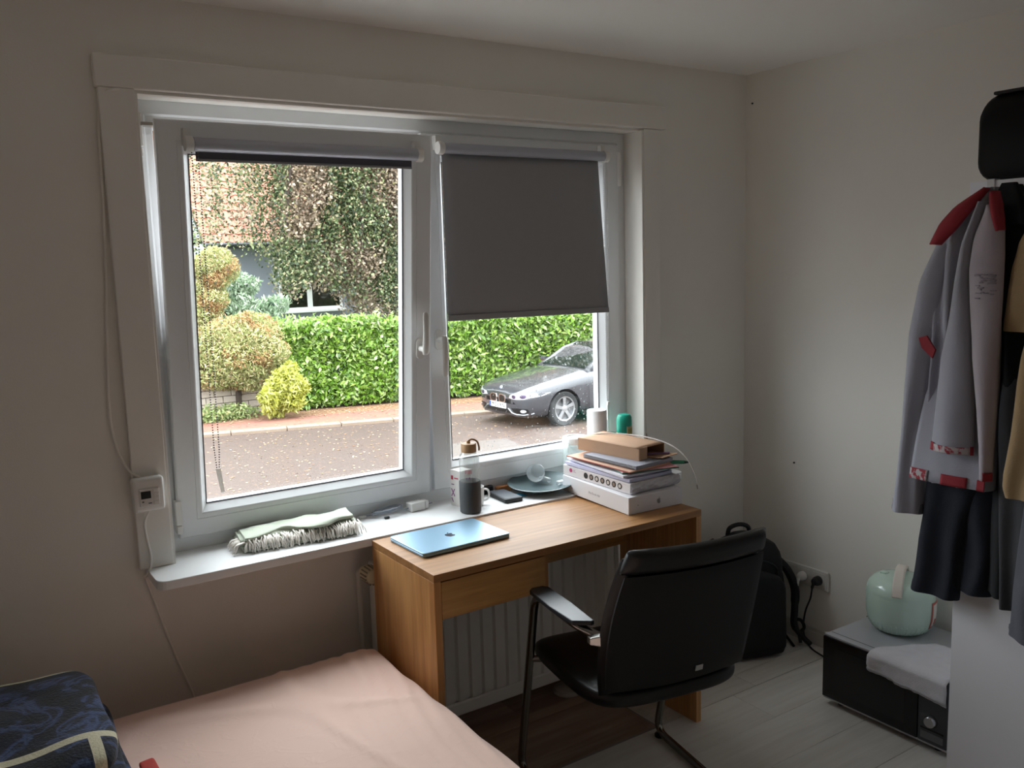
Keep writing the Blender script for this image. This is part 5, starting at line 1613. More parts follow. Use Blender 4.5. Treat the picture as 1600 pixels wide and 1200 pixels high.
sb_ = stacked('spiral_notebook', 'grey spiral notebook under the brown cardboard box', 'notebook', zz_ + 0.0352, R(6), 2.005, 2.325)
mb().box(-0.085, 0.100, -0.13, 0.12, 0.0, 0.013).build('pages', plain('grey_pages', '9a9aa4', 0.7, var=0.05), sb_, bevel=0.001, local=True)
spm = mb()
for i in range(46):
    y = -0.125 + 0.0053 * i
    spm.tube([(-0.088 + 0.006 * math.cos(a), y, 0.0065 + 0.0062 * math.sin(a)) for a in np.linspace(0, 2 * PI, 9)[:-1]], 0.0007, 4, True)
so_ = spm.build('spiral', M_steel, sb_, local=True)
so_['kind'] = 'stuff'
# brown cardboard mailer, open at the front end
cb = stacked('cardboard_box', 'open brown cardboard mailer on top of the paper stack', 'box', zz_ + 0.0484, R(12), 2.035, 2.385)
M_kraft = plain('kraft_card', 'b48f72', 0.75, var=0.06, scale=30, bump=0.1, bscale=150)
mb().box(-0.075, 0.075, -0.135, 0.135, 0.0, 0.003).build('bottom', M_kraft, cb, local=True)
def lid(u, v):
    x, y = -0.076 + 0.152 * u, -0.137 + 0.272 * v
    return (x, y, 0.0435 + 0.005 * math.sin(PI * v) * math.sin(PI * u) - 0.004 * (1 - v) * u)
mb().grid(lid, 8, 10).build('top', M_kraft, cb, solid=0.002, smooth=True, local=True, angle=180)
mb().box(-0.0755, -0.0725, -0.135, 0.135, 0.003, 0.0435).build('side', M_kraft, cb, local=True)
mb().box(0.0725, 0.0755, -0.135, 0.135, 0.003, 0.0395).build('side', M_kraft, cb, local=True)
mb().box(-0.0725, 0.0725, 0.1325, 0.135, 0.003, 0.043).build('end', M_kraft, cb, local=True)
mb().box(-0.074, -0.030, -0.1375, -0.1345, 0.001, 0.043).build('flap', M_kraft, cb, local=True)
mb().prism([(-0.02, -0.137), (0.075, -0.137), (0.082, -0.185), (0.070, -0.192), (-0.012, -0.188)], lambda x, y: (x, y, 0.001 + 0.10 * (-0.137 - y) * 1.0), lambda x, y: (x, y, 0.0035 + 0.10 * (-0.137 - y) * 1.0)).build('flap', M_kraft, cb, local=True)
mb().tube([(-0.02, -0.10, 0.008), (0.05, -0.175, 0.012)], 0.004, 6).build('pencil', plain('violet_pencil', '7a5c86', 0.5), cb, local=True)
# pen and stylus cable
pn = thing('pen', 'green tipped pen poking out at the right of the papers', 'pen', (2.15, 2.24, 0.875))
mb().tube([(2.055, 2.285, 0.875), (2.11, 2.235, 0.876), (2.160, 2.190, 0.876)], [0.006, 0.0075, 0.006], 10).build('barrel', plain('pen_green', '3f9a76', 0.4), pn, smooth=True)
mb().tube([(2.160, 2.190, 0.876), (2.171, 2.180, 0.8758)], [0.0055, 0.0025], 10).build('tip', plain('pen_dark', '1d4637', 0.4), pn, smooth=True)
wr_ = thing('wire', 'thin white wire bent over the brown cardboard box', 'wire', (2.0, 2.40, 0.92))
mb().tube(smoothpath([(1.975, 2.525, 0.930), (2.000, 2.515, 0.944), (2.035, 2.470, 0.953), (2.075, 2.40, 0.955), (2.105, 2.30, 0.952), (2.122, 2.21, 0.936), (2.132, 2.15, 0.900), (2.135, 2.112, 0.850), (2.132, 2.100, 0.818)], 5), 0.0024, 7).build('cord', plain('wire_pale', 'c9c0bd', 0.45), wr_, smooth=True)
mb().tube([(2.132, 2.100, 0.818), (2.131, 2.096, 0.804)], 0.0032, 8).build('plug_tip', M_chrome, wr_, smooth=True)

# ================================================================ right side of the room
# sockets
sk = thing('power_socket', 'white triple wall socket strip above the baseboard', 'socket', (XR, 2.27, 0.275))
mb().box(XR - 0.012, XR, 2.149, 2.385, 0.236, 0.317).build('plate', plain('socket_white', 'd6d4cf', 0.35), sk, bevel=0.005, seg=3)
sock = []
for y in (2.190, 2.264, 2.338):
    so = mb().box(XR - 0.0135, XR - 0.011, y - 0.030, y + 0.030, 0.2465, 0.3065).build('socket_insert', MATS['socket_white'], sk, bevel=0.002)
    mb().lathe([(0.020, -0.001), (0.0205, 0.0035), (0.019, 0.0035), (0.0185, 0.001), (0.001, 0.001)], (XR - 0.0125, y, 0.2765), 20, Matrix.Rotation(R(-90), 3, 'Y')).build('socket_well', plain('socket_shade', 'aaa8a3', 0.5), so, smooth=True)
NA = Matrix.Rotation(R(-90), 3, 'Y')
pw = thing('white_plug', 'white plug in the middle wall socket', 'plug', (XR - 0.014, 2.264, 0.277))
mb().lathe([(0.019, 0.0), (0.0185, 0.014), (0.012, 0.030), (0.006, 0.034), (0.001, 0.034)], (XR - 0.016, 2.264, 0.2765), 18, NA).build('head', M_white, pw, smooth=True)
mb().tube(smoothpath([(XR - 0.046, 2.264, 0.272), (XR - 0.052, 2.262, 0.258), (XR - 0.048, 2.270, 0.215), (XR - 0.028, 2.29, 0.16), (XR - 0.022, 2.31, 0.10)], 5), [0.007] * 4 + [0.005] * 4 + [0.003] * 13, 8).build('cord', M_white, pw, smooth=True)
pk = thing('black_plug', 'black plug and cable in the right wall socket', 'plug', (XR - 0.014, 2.190, 0.277))
M_bcord = plain('black_cord', '121214', 0.5)
mb().lathe([(0.019, 0.0), (0.0185, 0.016), (0.013, 0.030), (0.006, 0.034), (0.001, 0.034)], (XR - 0.016, 2.190, 0.2765), 18, NA).build('head', M_bcord, pk, smooth=True)
mb().tube(smoothpath([(XR - 0.044, 2.190, 0.274), (XR - 0.052, 2.192, 0.255), (XR - 0.048, 2.203, 0.205), (XR - 0.035, 2.238, 0.13), (XR - 0.045, 2.235, 0.05), (XR - 0.06, 2.19, 0.006), (XR - 0.09, 2.10, 0.005), (XR - 0.12, 2.02, 0.005), (XR - 0.13, 1.93, 0.005)], 5), [0.008] * 3 + [0.006] * 3 + [0.0035] * 35, 8).build('cord', M_bcord, pk, smooth=True)

# backpack
bp = thing('backpack', 'black backpack standing in the corner behind the chair', 'backpack', (2.66, 2.36, 0), (0, 0, R(-20)))
M_nyl = plain('black_nylon', '0b0c0e', 0.7, var=0.15, scale=15, bump=0.25, bscale=220)
M_nyl2 = plain('black_webbing', '0b0c0e', 0.6, var=0.1)
def bag(w_, d, h, z0, cx=0, cy=0, e=0.45, top=0.3):
    rings = []
    for j in range(15):
        t = j / 14
        f = 1 - 0.06 * t
        if t < 0.12:
            f *= 0.9 + 0.1 * math.sqrt(1 - (1 - t / 0.12) ** 2)
        if t > 1 - top:
            q_ = (t - (1 - top)) / top
            f *= math.sqrt(max(0.0, 1 - q_ ** 2.6)) * 0.75 + 0.25
        ring = []
        for k_ in range(28):
            a = 2 * PI * k_ / 28
            ring.append((cx + w_ / 2 * f * math.copysign(abs(math.cos(a)) ** e, math.cos(a)), cy + d / 2 * (0.5 + 0.5 * f) * math.copysign(abs(math.sin(a)) ** e, math.sin(a)), z0 + h * t))
        rings.append(ring)
    return mb().loft(rings)
bag(0.30, 0.17, 0.475, 0.0).build('main_body', M_nyl, bp, smooth=True, local=True, angle=180)
bag(0.25, 0.07, 0.33, 0.02, 0, -0.100).build('front_pocket', M_nyl, bp, smooth=True, local=True, angle=180)
mb().tube(smoothpath([(-0.05, 0.05, 0.455), (-0.04, 0.05, 0.49), (0.0, 0.05, 0.502), (0.04, 0.05, 0.49), (0.05, 0.05, 0.455)], 5), 0.009, 8).build('top_handle', M_nyl2, bp, smooth=True, local=True)
for sx in (-1, 1):
    mb().tube(smoothpath([(sx * 0.09, 0.08, 0.43), (sx * 0.13, 0.11, 0.38), (sx * 0.175, 0.105, 0.25), (sx * 0.17, 0.075, 0.12), (sx * 0.15, 0.06, 0.05)], 5), [0.016] * 10 + [0.012] * 6 + [0.007] * 5, 8).build('shoulder_strap', M_nyl2, bp, smooth=True, local=True)
    mb().tube([(sx * 0.142, -0.055, 0.06), (sx * 0.146, -0.060, 0.25), (sx * 0.12, -0.06, 0.38)], 0.004, 6).build('piping', M_nyl2, bp, smooth=True, local=True)
mb().tube(smoothpath([(-0.10, -0.088, 0.30), (-0.09, -0.083, 0.36), (0.0, -0.080, 0.395), (0.09, -0.083, 0.36), (0.10, -0.088, 0.30)], 5), 0.0035, 6).build('zip', plain('zip_dark', '26282c', 0.4), bp, smooth=True, local=True)
m_ = mb().tube(smoothpath([(2.795, 2.335, 0.37), (2.838, 2.295, 0.31), (2.862, 2.272, 0.23), (2.850, 2.262, 0.15), (2.835, 2.250, 0.085), (2.855, 2.225, 0.040), (2.862, 2.19, 0.016)], 5), [0.017] * 14 + [0.014] * 8 + [0.011] * 9, 8)
m_.build('shoulder_strap', M_nyl2, bp, smooth=True)
mb().tube(smoothpath([(2.835, 2.255, 0.11), (2.868, 2.245, 0.10), (2.878, 2.235, 0.07), (2.850, 2.235, 0.05), (2.838, 2.22, 0.02)], 5), 0.007, 7).build('strap_end', M_nyl2, bp, smooth=True)
mb().box(0.135, 0.165, 0.02, 0.06, 0.0, 0.035).build('buckle', M_nyl2, bp, bevel=0.005, local=True)
mb().tube(smoothpath([(0.155, 0.045, 0.06), (0.185, 0.03, 0.04), (0.20, 0.0, 0.012), (0.19, -0.06, 0.006)], 5), 0.006, 6).build('strap_end', M_nyl2, bp, smooth=True, local=True)

# microwave on the floor
mw = thing('microwave', 'silver and black microwave oven standing on the floor', 'microwave', (2.715, 1.655, 0))
M_mwb = plain('microwave_grey', 'b9bac0', 0.35, metal=0.25, var=0.04, scale=20)
MX0, MX1, MY0, MY1, MZ0, MZ1 = 2.535, 2.890, 1.424, 1.885, 0.022, 0.258
mb().box(MX0 + 0.02, MX1, MY0 + 0.002, MY1 - 0.002, MZ0, MZ1).build('case', M_mwb, mw, bevel=0.004)
fr2 = mb().box(MX0 + 0.002, MX0 + 0.022, MY0, MY1, MZ0 - 0.002, MZ1).build('front_frame', M_mwb, mw, bevel=0.002)
dr_ = mb().box(MX0 - 0.006, MX0 + 0.004, MY0 + 0.100, MY1 - 0.002, MZ0 + 0.008, MZ1 - 0.006).build('door', plain('gloss_black_door', '08080c', 0.12), mw, bevel=0.002)
mb().box(MX0 - 0.0068, MX0 - 0.0055, MY0 + 0.145, MY1 - 0.048, MZ0 + 0.04, MZ1 - 0.035).build('door_window', plain('door_mesh_glass', '15171a', 0.2), dr_)
cp_ = mb().box(MX0 - 0.005, MX0 + 0.004, MY0 + 0.002, MY0 + 0.098, MZ0 + 0.008, MZ1 - 0.006).build('control_panel', plain('panel_dark_steel', '4b4c50', 0.4, metal=0.5), mw, bevel=0.002)
mb().lathe([(0.021, 0.0), (0.021, 0.006), (0.018, 0.016), (0.016, 0.018), (0.001, 0.018)], (MX0 - 0.005, MY0 + 0.052, 0.108), 24, NA).build('knob', plain('knob_chrome', 'b4b4b6', 0.2, metal=1.0), cp_, smooth=True)
mb().box(MX0 - 0.0065, MX0 - 0.0045, MY0 + 0.012, MY0 + 0.088, 0.042, 0.066).build('open_button', plain('button_steel', '707176', 0.35, metal=0.6), cp_, bevel=0.002)
mb().box(MX0 - 0.006, MX0 - 0.0045, MY0 + 0.012, MY0 + 0.088, 0.074, 0.079).build('groove', M_gloss, cp_)
for x in (MX0 + 0.04, MX1 - 0.04):
    for y in (MY0 + 0.05, MY1 - 0.05):
        mb().lathe([(0.014, 0), (0.016, 0.022)], (x, y, 0), 12).build('foot', M_dark, mw, smooth=True)
mb().box(MX0 + 0.03, MX0 + 0.033, MY0 + 0.01, MY1 - 0.01, MZ1 - 0.001, MZ1 + 0.0004).build('top_seam', plain('seam_dark', '4a4b4e', 0.6), mw)
# rice cooker
rc = thing('rice_cooker', 'mint green rice cooker with white handle on the microwave', 'rice cooker', (2.778, 1.752, MZ1))
M_mint = plain('mint_plastic', 'c6ded2', 0.22, var=0.02, coat=0.3)
cr = (2.778, 1.752, MZ1)
mb().lathe([(0.078, 0.004), (0.090, 0.010), (0.104, 0.030), (0.1125, 0.060), (0.1145, 0.095), (0.1145, 0.125), (0.112, 0.142)], cr, 44).build('pot', M_mint, rc, smooth=True)
mb().lathe([(0.1135, 0.142), (0.112, 0.152), (0.105, 0.170), (0.090, 0.184), (0.065, 0.190), (0.001, 0.193)], cr, 44).build('lid', M_mint, rc, smooth=True)
mb().lathe([(0.072, 0.0), (0.078, 0.001), (0.080, 0.005), (0.001, 0.005)], cr, 36).build('base_ring', plain('mint_dark', '6d8c7c', 0.4), rc, smooth=True)
mb().lathe([(0.016, 0.188), (0.014, 0.197), (0.006, 0.199), (0.001, 0.199)], (cr[0] - 0.01, cr[1] + 0.058, cr[2] - 0.003), 16).build('steam_vent', M_mint, rc, smooth=True)
hc_ = Vector((-0.90, -0.44, 0)).normalized()
hw_ = Vector((-hc_.y, hc_.x, 0))
rg = []
for t in np.linspace(0, 1, 15):
    a = R(10) + R(160) * t
    c_ = Vector(cr) + hc_ * (0.112 * math.cos(a)) + Vector((0, 0, 0.135 + 0.085 * math.sin(a)))
    nrm = (hc_ * math.cos(a) + Vector((0, 0, 1)) * math.sin(a)).normalized()
    rg.append([c_ + hw_ * sx * 0.017 + nrm * sy * 0.006 for sx, sy in ((-1, -1), (1, -1), (1, 1), (-1, 1))])
mb().loft(rg).build('handle', plain('cream_handle', 'dcd3c9', 0.4), rc, bevel=0.004, smooth=True)
# vertical flutes near the base
for q in range(40):
    a = 2 * PI * q / 40
    mb().tube([(cr[0] + r_ * math.cos(a), cr[1] + r_ * math.sin(a), cr[2] + z) for r_, z in ((0.0935, 0.014), (0.1025, 0.028), (0.1075, 0.043))], 0.0022, 5).build('flute', M_mint, rc, smooth=True)
fpn = mb()
def fpz(u, v, r_=0.1165):
    a = R(-88) + R(26) * u
    z = 0.030 + 0.095 * v
    rr_ = lerp_tab([(0.010, 0.090), (0.030, 0.104), (0.060, 0.1125), (0.095, 0.1145), (0.125, 0.1145), (0.142, 0.112)], z) + r_ - 0.1145
    return (cr[0] + rr_ * math.cos(a), cr[1] + rr_ * math.sin(a), cr[2] + z)
fpn.grid(fpz, 8, 8).build('control_plate', plain('panel_pink', 'c46a5e', 0.45), rc, smooth=True, solid=0.001, angle=180)
mb().grid(lambda u, v: fpz(0.14 + 0.72 * u, 0.08 + 0.84 * v, 0.1178), 8, 8).build('control_face', plain('panel_cream', 'e2ddd6', 0.45), rc, smooth=True, solid=0.0008, angle=180)
mb().grid(lambda u, v: fpz(0.40 + 0.2 * u, 0.15 + 0.2 * v, 0.1190), 4, 4).build('switch', plain('switch_red', 'c0564c', 0.4), rc, smooth=True, solid=0.002, angle=180)
ccd = thing('power_cable', 'black power cord trailing from the rice cooker behind the microwave', 'cable', (2.88, 1.9, MZ1))
mb().tube(smoothpath([(2.884, 1.800, 0.300), (2.898, 1.850, 0.318), (2.900, 1.900, 0.300), (2.900, 1.935, 0.262), (2.895, 1.960, 0.20), (2.885, 2.02, 0.06), (2.86, 2.06, 0.006), (2.83, 2.08, 0.005), (2.79, 2.03, 0.005), (2.80, 1.95, 0.005), (2.84, 1.91, 0.005)], 5), 0.0036, 8).build('cord', M_bcord, ccd, smooth=True)
# grey cloth on the microwave, hanging over the front
cl = thing('dish_cloth', 'grey dish cloth draped over the right front of the microwave', 'cloth', (2.62, 1.55, MZ1))
def cloth(u, v):
    # u along the front (towards the camera), v from the back of the top to the hanging hem
    L = 0.30 * v
    y = 1.700 - 0.275 * u + 0.035 * (1 - v) * (1 - u) * 0 - 0.10 * (1 - u) * (1 - min(1, v * 1.6)) * 1.0
    n1_ = noise.noise(Vector((u * 4, v * 5, 0.5)))
    top_len = 0.225
    if L < top_len - 0.01:
        x = 2.752 - L
        z = MZ1 + 0.003 + 0.007 * max(0, n1_) + 0.005 * max(0, noise.noise(Vector((u * 11 + v * 6, v * 9, 2.5))))
    elif L < top_len + 0.006:
        t = (L - top_len + 0.01) / 0.016
        x = 2.752 - top_len + 0.01 - 0.012 * math.sin(t * PI / 2)
        z = MZ1 + 0.004 - 0.010 * (1 - math.cos(t * PI / 2))
    else:
        d = L - top_len - 0.006
        x = 2.524 - 0.003 - 0.012 * abs(n1_) - 0.008 * abs(noise.noise(Vector((u * 12, v * 7, 6))))
        z = MZ1 - 0.006 - d * (0.75 + 0.35 * u + 0.15 * n1_)
    return (x, y, z)
mb().grid(cloth, 24, 40).build('fabric', plain('grey_linen', 'd2d0d6', 0.9, var=0.08, scale=30, bump=0.4, bscale=300), cl, smooth=True, solid=-0.0012, angle=180)
mb().grid(lambda u, v: (cloth(u, 0.955 + 0.03 * v)[0] - 0.0028, cloth(u, 0.955 + 0.03 * v)[1], cloth(u, 0.955 + 0.03 * v)[2]), 24, 1).build('hem', plain('linen_hem', 'b5b3b9', 0.9), cl, smooth=True, solid=-0.001)

# ================================================================ wardrobe, case and hanging clothes
WX0, WX1, WY0, WY1, WZ = 2.40, 2.905, 0.42, 1.350, 1.760
wd = thing('wardrobe', 'tall plain white wardrobe at the right wall', 'wardrobe', (2.65, 0.885, 0))
M_ward = plain('white_melamine', 'e9e9f0', 0.45, var=0.015)
mb().box(WX0 + 0.02, WX1, WY0, WY1 - 0.001, 0.0, WZ).build('body', M_ward, wd, bevel=0.001)
d1 = mb().box(WX0, WX0 + 0.019, 0.887, WY1, 0.02, WZ).build('door', M_ward, wd, bevel=0.0015)
d2 = mb().box(WX0, WX0 + 0.019, WY0, 0.884, 0.02, WZ).build('door', M_ward, wd, bevel=0.0015)
for d_, y in ((d1, 0.93), (d2, 0.84)):
    mb().tube(bend([(WX0, y, 0.95), (WX0 - 0.03, y, 0.95), (WX0 - 0.03, y, 1.08), (WX0, y, 1.08)], 0.012), 0.005, 8).build('handle', M_steel, d_, smooth=True)
# black case lying on the wardrobe
cse = thing('black_hard_case', 'black rounded hard case lying on top of the wardrobe', 'case', (2.63, 1.12, WZ))
M_case = plain('black_case_shell', '030304', 0.6, var=0.1, spec=0.2)
def case_slab(x0, x1, grow=0.0):
    """rounded outline seen from the front, bulging a little along its depth"""
    y0, y1, z0, z1, r_ = 0.93, 1.372, WZ + 0.001, WZ + 0.232, 0.055
    rings = []
    n_ = 8
    for i in range(n_ + 1):
        t = i / n_
        e = min(t, 1 - t) * n_
        ins = (0.022 if e < 0.5 else (0.006 if e < 1.5 else 0.0)) - grow
        ring = []
        for (sy, sz, a0) in ((1, 1, 0), (-1, 1, 90), (-1, -1, 180), (1, -1, 270)):
            for k_ in range(7):
                a_ = R(a0 + 15 * k_)
                hy2, hz = (y1 - y0) / 2 - ins, (z1 - z0) / 2 - ins
                ring.append((x0 + (x1 - x0) * t, (y0 + y1) / 2 + sy * (hy2 - r_) + r_ * math.cos(a_), (z0 + z1) / 2 + sz * (hz - r_) + r_ * math.sin(a_) - (ins if grow == 0 else 0)))
        rings.append(ring)
    return mb().loft(rings)
case_slab(2.445, 2.60).build('front_shell', M_case, cse, smooth=True, angle=60)
case_slab(2.612, 2.80).build('rear_shell', M_case, cse, smooth=True, angle=60)
case_slab(2.596, 2.616).build('rim', plain('case_zip', '1a1b1d', 0.5), cse, smooth=True, angle=60)
mb().box(2.47, 2.58, 1.06, 1.335, WZ + 0.231, WZ + 0.240).build('top_flap', M_nyl2, cse, bevel=0.003)

# over-door hook rack
hk = thing('hook_rack', 'white over-door hook on the wardrobe top edge', 'hook', (WX0, 1.29, WZ))
M_hook = plain('hook_white', 'd6d5d8', 0.4)
for y in (1.291, 1.02):
    mb().box(WX0 - 0.004, WX0 + 0.024, y - 0.010, y + 0.010, WZ + 0.0005, WZ + 0.0035).box(WX0 - 0.0045, WX0 - 0.001, y - 0.010, y + 0.010, WZ - 0.12, WZ + 0.0035).build('clip', M_hook, hk, bevel=0.0008)
mb().box(WX0 - 0.008, WX0 - 0.0048, 0.95, 1.335, WZ - 0.125, WZ - 0.10).build('bar', M_hook, hk, bevel=0.001)
for y in (1.255, 1.20, 1.13, 1.05):
    mb().tube(smoothpath([(WX0 - 0.008, y, WZ - 0.110), (WX0 - 0.03, y, WZ - 0.115), (WX0 - 0.06, y, WZ - 0.10), (WX0 - 0.068, y, WZ - 0.07)], 4), 0.004, 8).build('hook', M_hook, hk, smooth=True)
mb().tube([(WX0 - 0.012, 1.28, WZ - 0.072), (WX0 - 0.012, 1.20, WZ - 0.070)], 0.0022, 6).build('wire', M_dark, hk, smooth=True)

# hanging cloth: a closed soft tube whose left and right outlines follow tables of height
def tabz(tab):
    return sorted([(z, y) for y, z in tab])
def garment(Ltab, Rtab, xc, depth, folds, amp, seed, nz_=48, na=64, xlean=0.0, sharp=2.2, zs=None, hemw=0.0):
    L, Rr = tabz(Ltab), tabz(Rtab)
    z0 = max(L[0][0], Rr[0][0]) if zs is None else zs[0]
    z1 = min(L[-1][0], Rr[-1][0]) if zs is None else zs[1]
    rings = []
    for j in range(nz_ + 1):
        t = j / nz_
        z = z0 + (z1 - z0) * t
        yl, yr = lerp_tab(L, z), lerp_tab(Rr, z)
        c_, hw = (yl + yr) / 2, (yl - yr) / 2
        top = min(1, (z1 - z) / 0.10 + 0.05)
        dp = depth * (0.35 + 0.65 * top)
        ring = []
        for k_ in range(na):
            a = 2 * PI * k_ / na
            ca, sa = math.cos(a), math.sin(a)
            y = c_ + hw * math.copysign(abs(ca) ** 0.8, ca)
            fo2 = amp * math.sin(folds * (y - c_) / max(hw, 0.03) * PI + seed + 2.0 * noise.noise(Vector((seed, t * 2.2, 0)))) * (0.35 + 0.65 * (1 - t))
            fo2 += 0.5 * amp * noise.noise(Vector((y * 18, z * 5, seed)))
            x = xc - xlean * (1 - t) + dp * math.copysign(abs(sa) ** 0.7, sa) + fo2 * (1 if sa < 0 else 0.3)
            zz = z + (hemw * noise.noise(Vector((y * 14, seed, a))) if j == 0 else 0)
            ring.append((x, y, zz))
        rings.append(ring)
    return mb().loft(rings)

M_jack = plain('grey_lilac_twill', '9a9aa6', 0.85, var=0.05, scale=12, bump=0.25, bscale=350, sheen=0.15)
M_jack2 = plain('pinkish_grey_twill', 'a39aa2', 0.85, var=0.05, scale=12, bump=0.25, bscale=350, sheen=0.15)
M_jred = plain('dark_red_trim', '8c1f2c', 0.8, var=0.1, bump=0.2, bscale=300)
jk = thing('work_jacket', 'grey work jacket with dark red shoulder trim hanging on the wardrobe', 'jacket', (2.33, 1.29, 1.74))
garment([(1.269, 1.738), (1.318, 1.697), (1.368, 1.633), (1.387, 1.566), (1.388, 1.427), (1.388, 1.287), (1.394, 1.143), (1.407, 1.032), (1.414, 0.948)],
        [(1.239, 1.738), (1.223, 1.675), (1.211, 1.610), (1.205, 1.481), (1.200, 1.301), (1.199, 1.150), (1.200, 0.948)], 2.335, 0.045, 3.2, 0.024, 1.0, na=96).build('body', M_jack, jk, smooth=True, angle=60)
slv = garment([(1.389, 1.609), (1.437, 1.488), (1.461, 1.353), (1.470, 1.207), (1.471, 1.059), (1.481, 0.945), (1.498, 0.836)],
              [(1.340, 1.609), (1.362, 1.480), (1.380, 1.340), (1.392, 1.251), (1.403, 1.142), (1.409, 1.032), (1.414, 0.836)], 2.330, 0.040, 1.2, 0.008, 4.0, na=40).build('sleeve', M_jack, jk, smooth=True, angle=60)
garment([(1.501, 0.862), (1.503, 0.834)], [(1.411, 0.862), (1.410, 0.834)], 2.330, 0.043, 1.0, 0.003, 4.0, nz_=3, na=40).build('cuff', plain('cuff_grey', '6f6f78', 0.85, bump=0.2, bscale=300), slv, smooth=True, angle=60)
# overlapping front panels, proud of the body
def panelg(Lt, Rt, xoff, curve, seed, nu=14, nv=40, z0=None):
    L, Rr = tabz(Lt), tabz(Rt)
    za, zb = max(L[0][0], Rr[0][0]), min(L[-1][0], Rr[-1][0])
    def f(u, v):
        z = za + (zb - za) * v
        yl, yr = lerp_tab(L, z), lerp_tab(Rr, z)
        y = yr + (yl - yr) * u
        x = xoff - curve * math.sin(PI * u) ** 0.8 + 0.010 * noise.noise(Vector((y * 12, z * 4, seed))) + 0.03 * v * v
        return (x, y, z)
    return f
fl_ = panelg([(1.234, 1.691), (1.260, 1.613), (1.265, 1.532), (1.258, 1.434), (1.242, 1.302), (1.221, 1.171), (1.210, 1.073), (1.206, 0.998), (1.206, 0.99)],
             [(1.211, 1.691), (1.184, 1.649), (1.177, 1.563), (1.173, 1.436), (1.172, 1.308), (1.170, 1.177), (1.172, 1.078), (1.173, 0.99)], 2.246, 0.022, 2.0)
mb().grid(fl_, 14, 40).build('front_panel', M_jack2, jk, smooth=True, solid=0.004, angle=180)
md_ = panelg([(1.262, 1.701), (1.296, 1.597), (1.311, 1.498), (1.321, 1.397), (1.335, 1.294), (1.342, 1.154), (1.349, 1.045)],
             [(1.238, 1.701), (1.262, 1.596), (1.266, 1.498), (1.255, 1.400), (1.246, 1.300), (1.239, 1.167), (1.234, 1.045)], 2.262, 0.026, 5.0)
mb().grid(md_, 14, 40).build('front_panel', M_jack, jk, smooth=True, solid=0.004, angle=180)
def band(name, f, u0, u1, v0, v1, mat, off=0.0022, nu=10, nv=4):
    def g(u, v):
        x, y, z = f(u0 + (u1 - u0) * u, v0 + (v1 - v0) * v)
        return (x - off, y, z)
    return mb().grid(g, nu, nv).build(name, mat, jk, smooth=True, solid=-0.0015, angle=180)
M_flor = NT('floral_lining')
vv = M_flor.coords((55, 55, 55))
nn_ = M_flor.n('TexNoise', Scale=1.0, Detail=2.0)
M_flor.l(vv, nn_.inputs['Vector'])
M_flor.l(M_flor.ramp(nn_.outputs[0], [(0.48, 'b5adb0'), (0.56, '93303c')]), M_flor.p.inputs['Base Color'])
M_flor.p.inputs['Roughness'].default_value = 0.85
M_flor = M_flor.m
band('hem_trim', fl_, 0.0, 0.42, 0.0, 0.032, M_jred)
band('hem_trim', md_, 0.04, 0.86, 0.0, 0.030, M_flor)
band('hem_trim', md_, 0.86, 1.0, 0.0, 0.034, M_jred)
band('hem_trim', md_, 0.0, 0.05, 0.0, 0.034, M_jred)
# lower back hem below the panels
def lh(u, v):
    z = 0.952 + 0.36 * v
    yl, yr = 1.414 - 0.020 * v, 1.202
    y = yr + (yl - yr) * u
    return (2.270 + 0.085 * v ** 1.5 - 0.010 * math.sin(PI * u) + 0.010 * noise.noise(Vector((y * 14, z * 4, 7.0))), y, z)
mb().grid(lh, 20, 16).build('back_hem', M_jack, jk, smooth=True, solid=0.003, angle=180)
band('hem_trim', lh, 0.74, 1.0, 0.0, 0.085, M_flor)
band('hem_trim', lh, 0.0, 0.10, 0.0, 0.08, M_jred)
band('hem_trim', lh, 0.22, 0.55, 0.0, 0.08, M_jred)
# red shoulder yoke and collar
yk = panelg([(1.252, 1.735), (1.318, 1.690), (1.352, 1.650), (1.376, 1.596)], [(1.240, 1.735), (1.268, 1.686), (1.300, 1.640), (1.345, 1.596)], 2.268, 0.012, 3.0)
mb().grid(yk, 8, 14).build('shoulder_yoke', M_jred, jk, smooth=True, solid=-0.003, angle=180)
cl_ = panelg([(1.222, 1.722), (1.214, 1.690), (1.200, 1.655), (1.185, 1.625)], [(1.205, 1.722), (1.186, 1.690), (1.174, 1.655), (1.170, 1.625)], 2.242, 0.020, 3.0)
mb().grid(cl_, 6, 14).build('collar', M_jred, jk, smooth=True, solid=-0.004, angle=180)
mb().add([(2.268, 1.402, 1.345), (2.268, 1.380, 1.352), (2.266, 1.352, 1.315), (2.266, 1.360, 1.292), (2.268, 1.392, 1.318),
          (2.275, 1.402, 1.345), (2.275, 1.380, 1.352), (2.273, 1.352, 1.315), (2.273, 1.360, 1.292), (2.275, 1.392, 1.318)],
         [(0, 1, 2, 3, 4), (9, 8, 7, 6, 5), (0, 5, 6, 1), (1, 6, 7, 2), (2, 7, 8, 3), (3, 8, 9, 4), (4, 9, 5, 0)]).build('sleeve_tab', M_jred, jk)
# faint stamped print on the front panel
kpr = plain('faded_print', '8d858f', 0.85)
for i in range(26):
    zz0 = 1.452 + 0.066 * random.random() ** 0.7
    uu = random.uniform(0.10, 0.62)
    v0 = (zz0 - 0.99) / (1.691 - 0.99)
    band('stamp_print', fl_, uu, uu + random.uniform(0.05, 0.22), v0, v0 + random.uniform(0.003, 0.006), kpr, 0.0008, 4, 1)

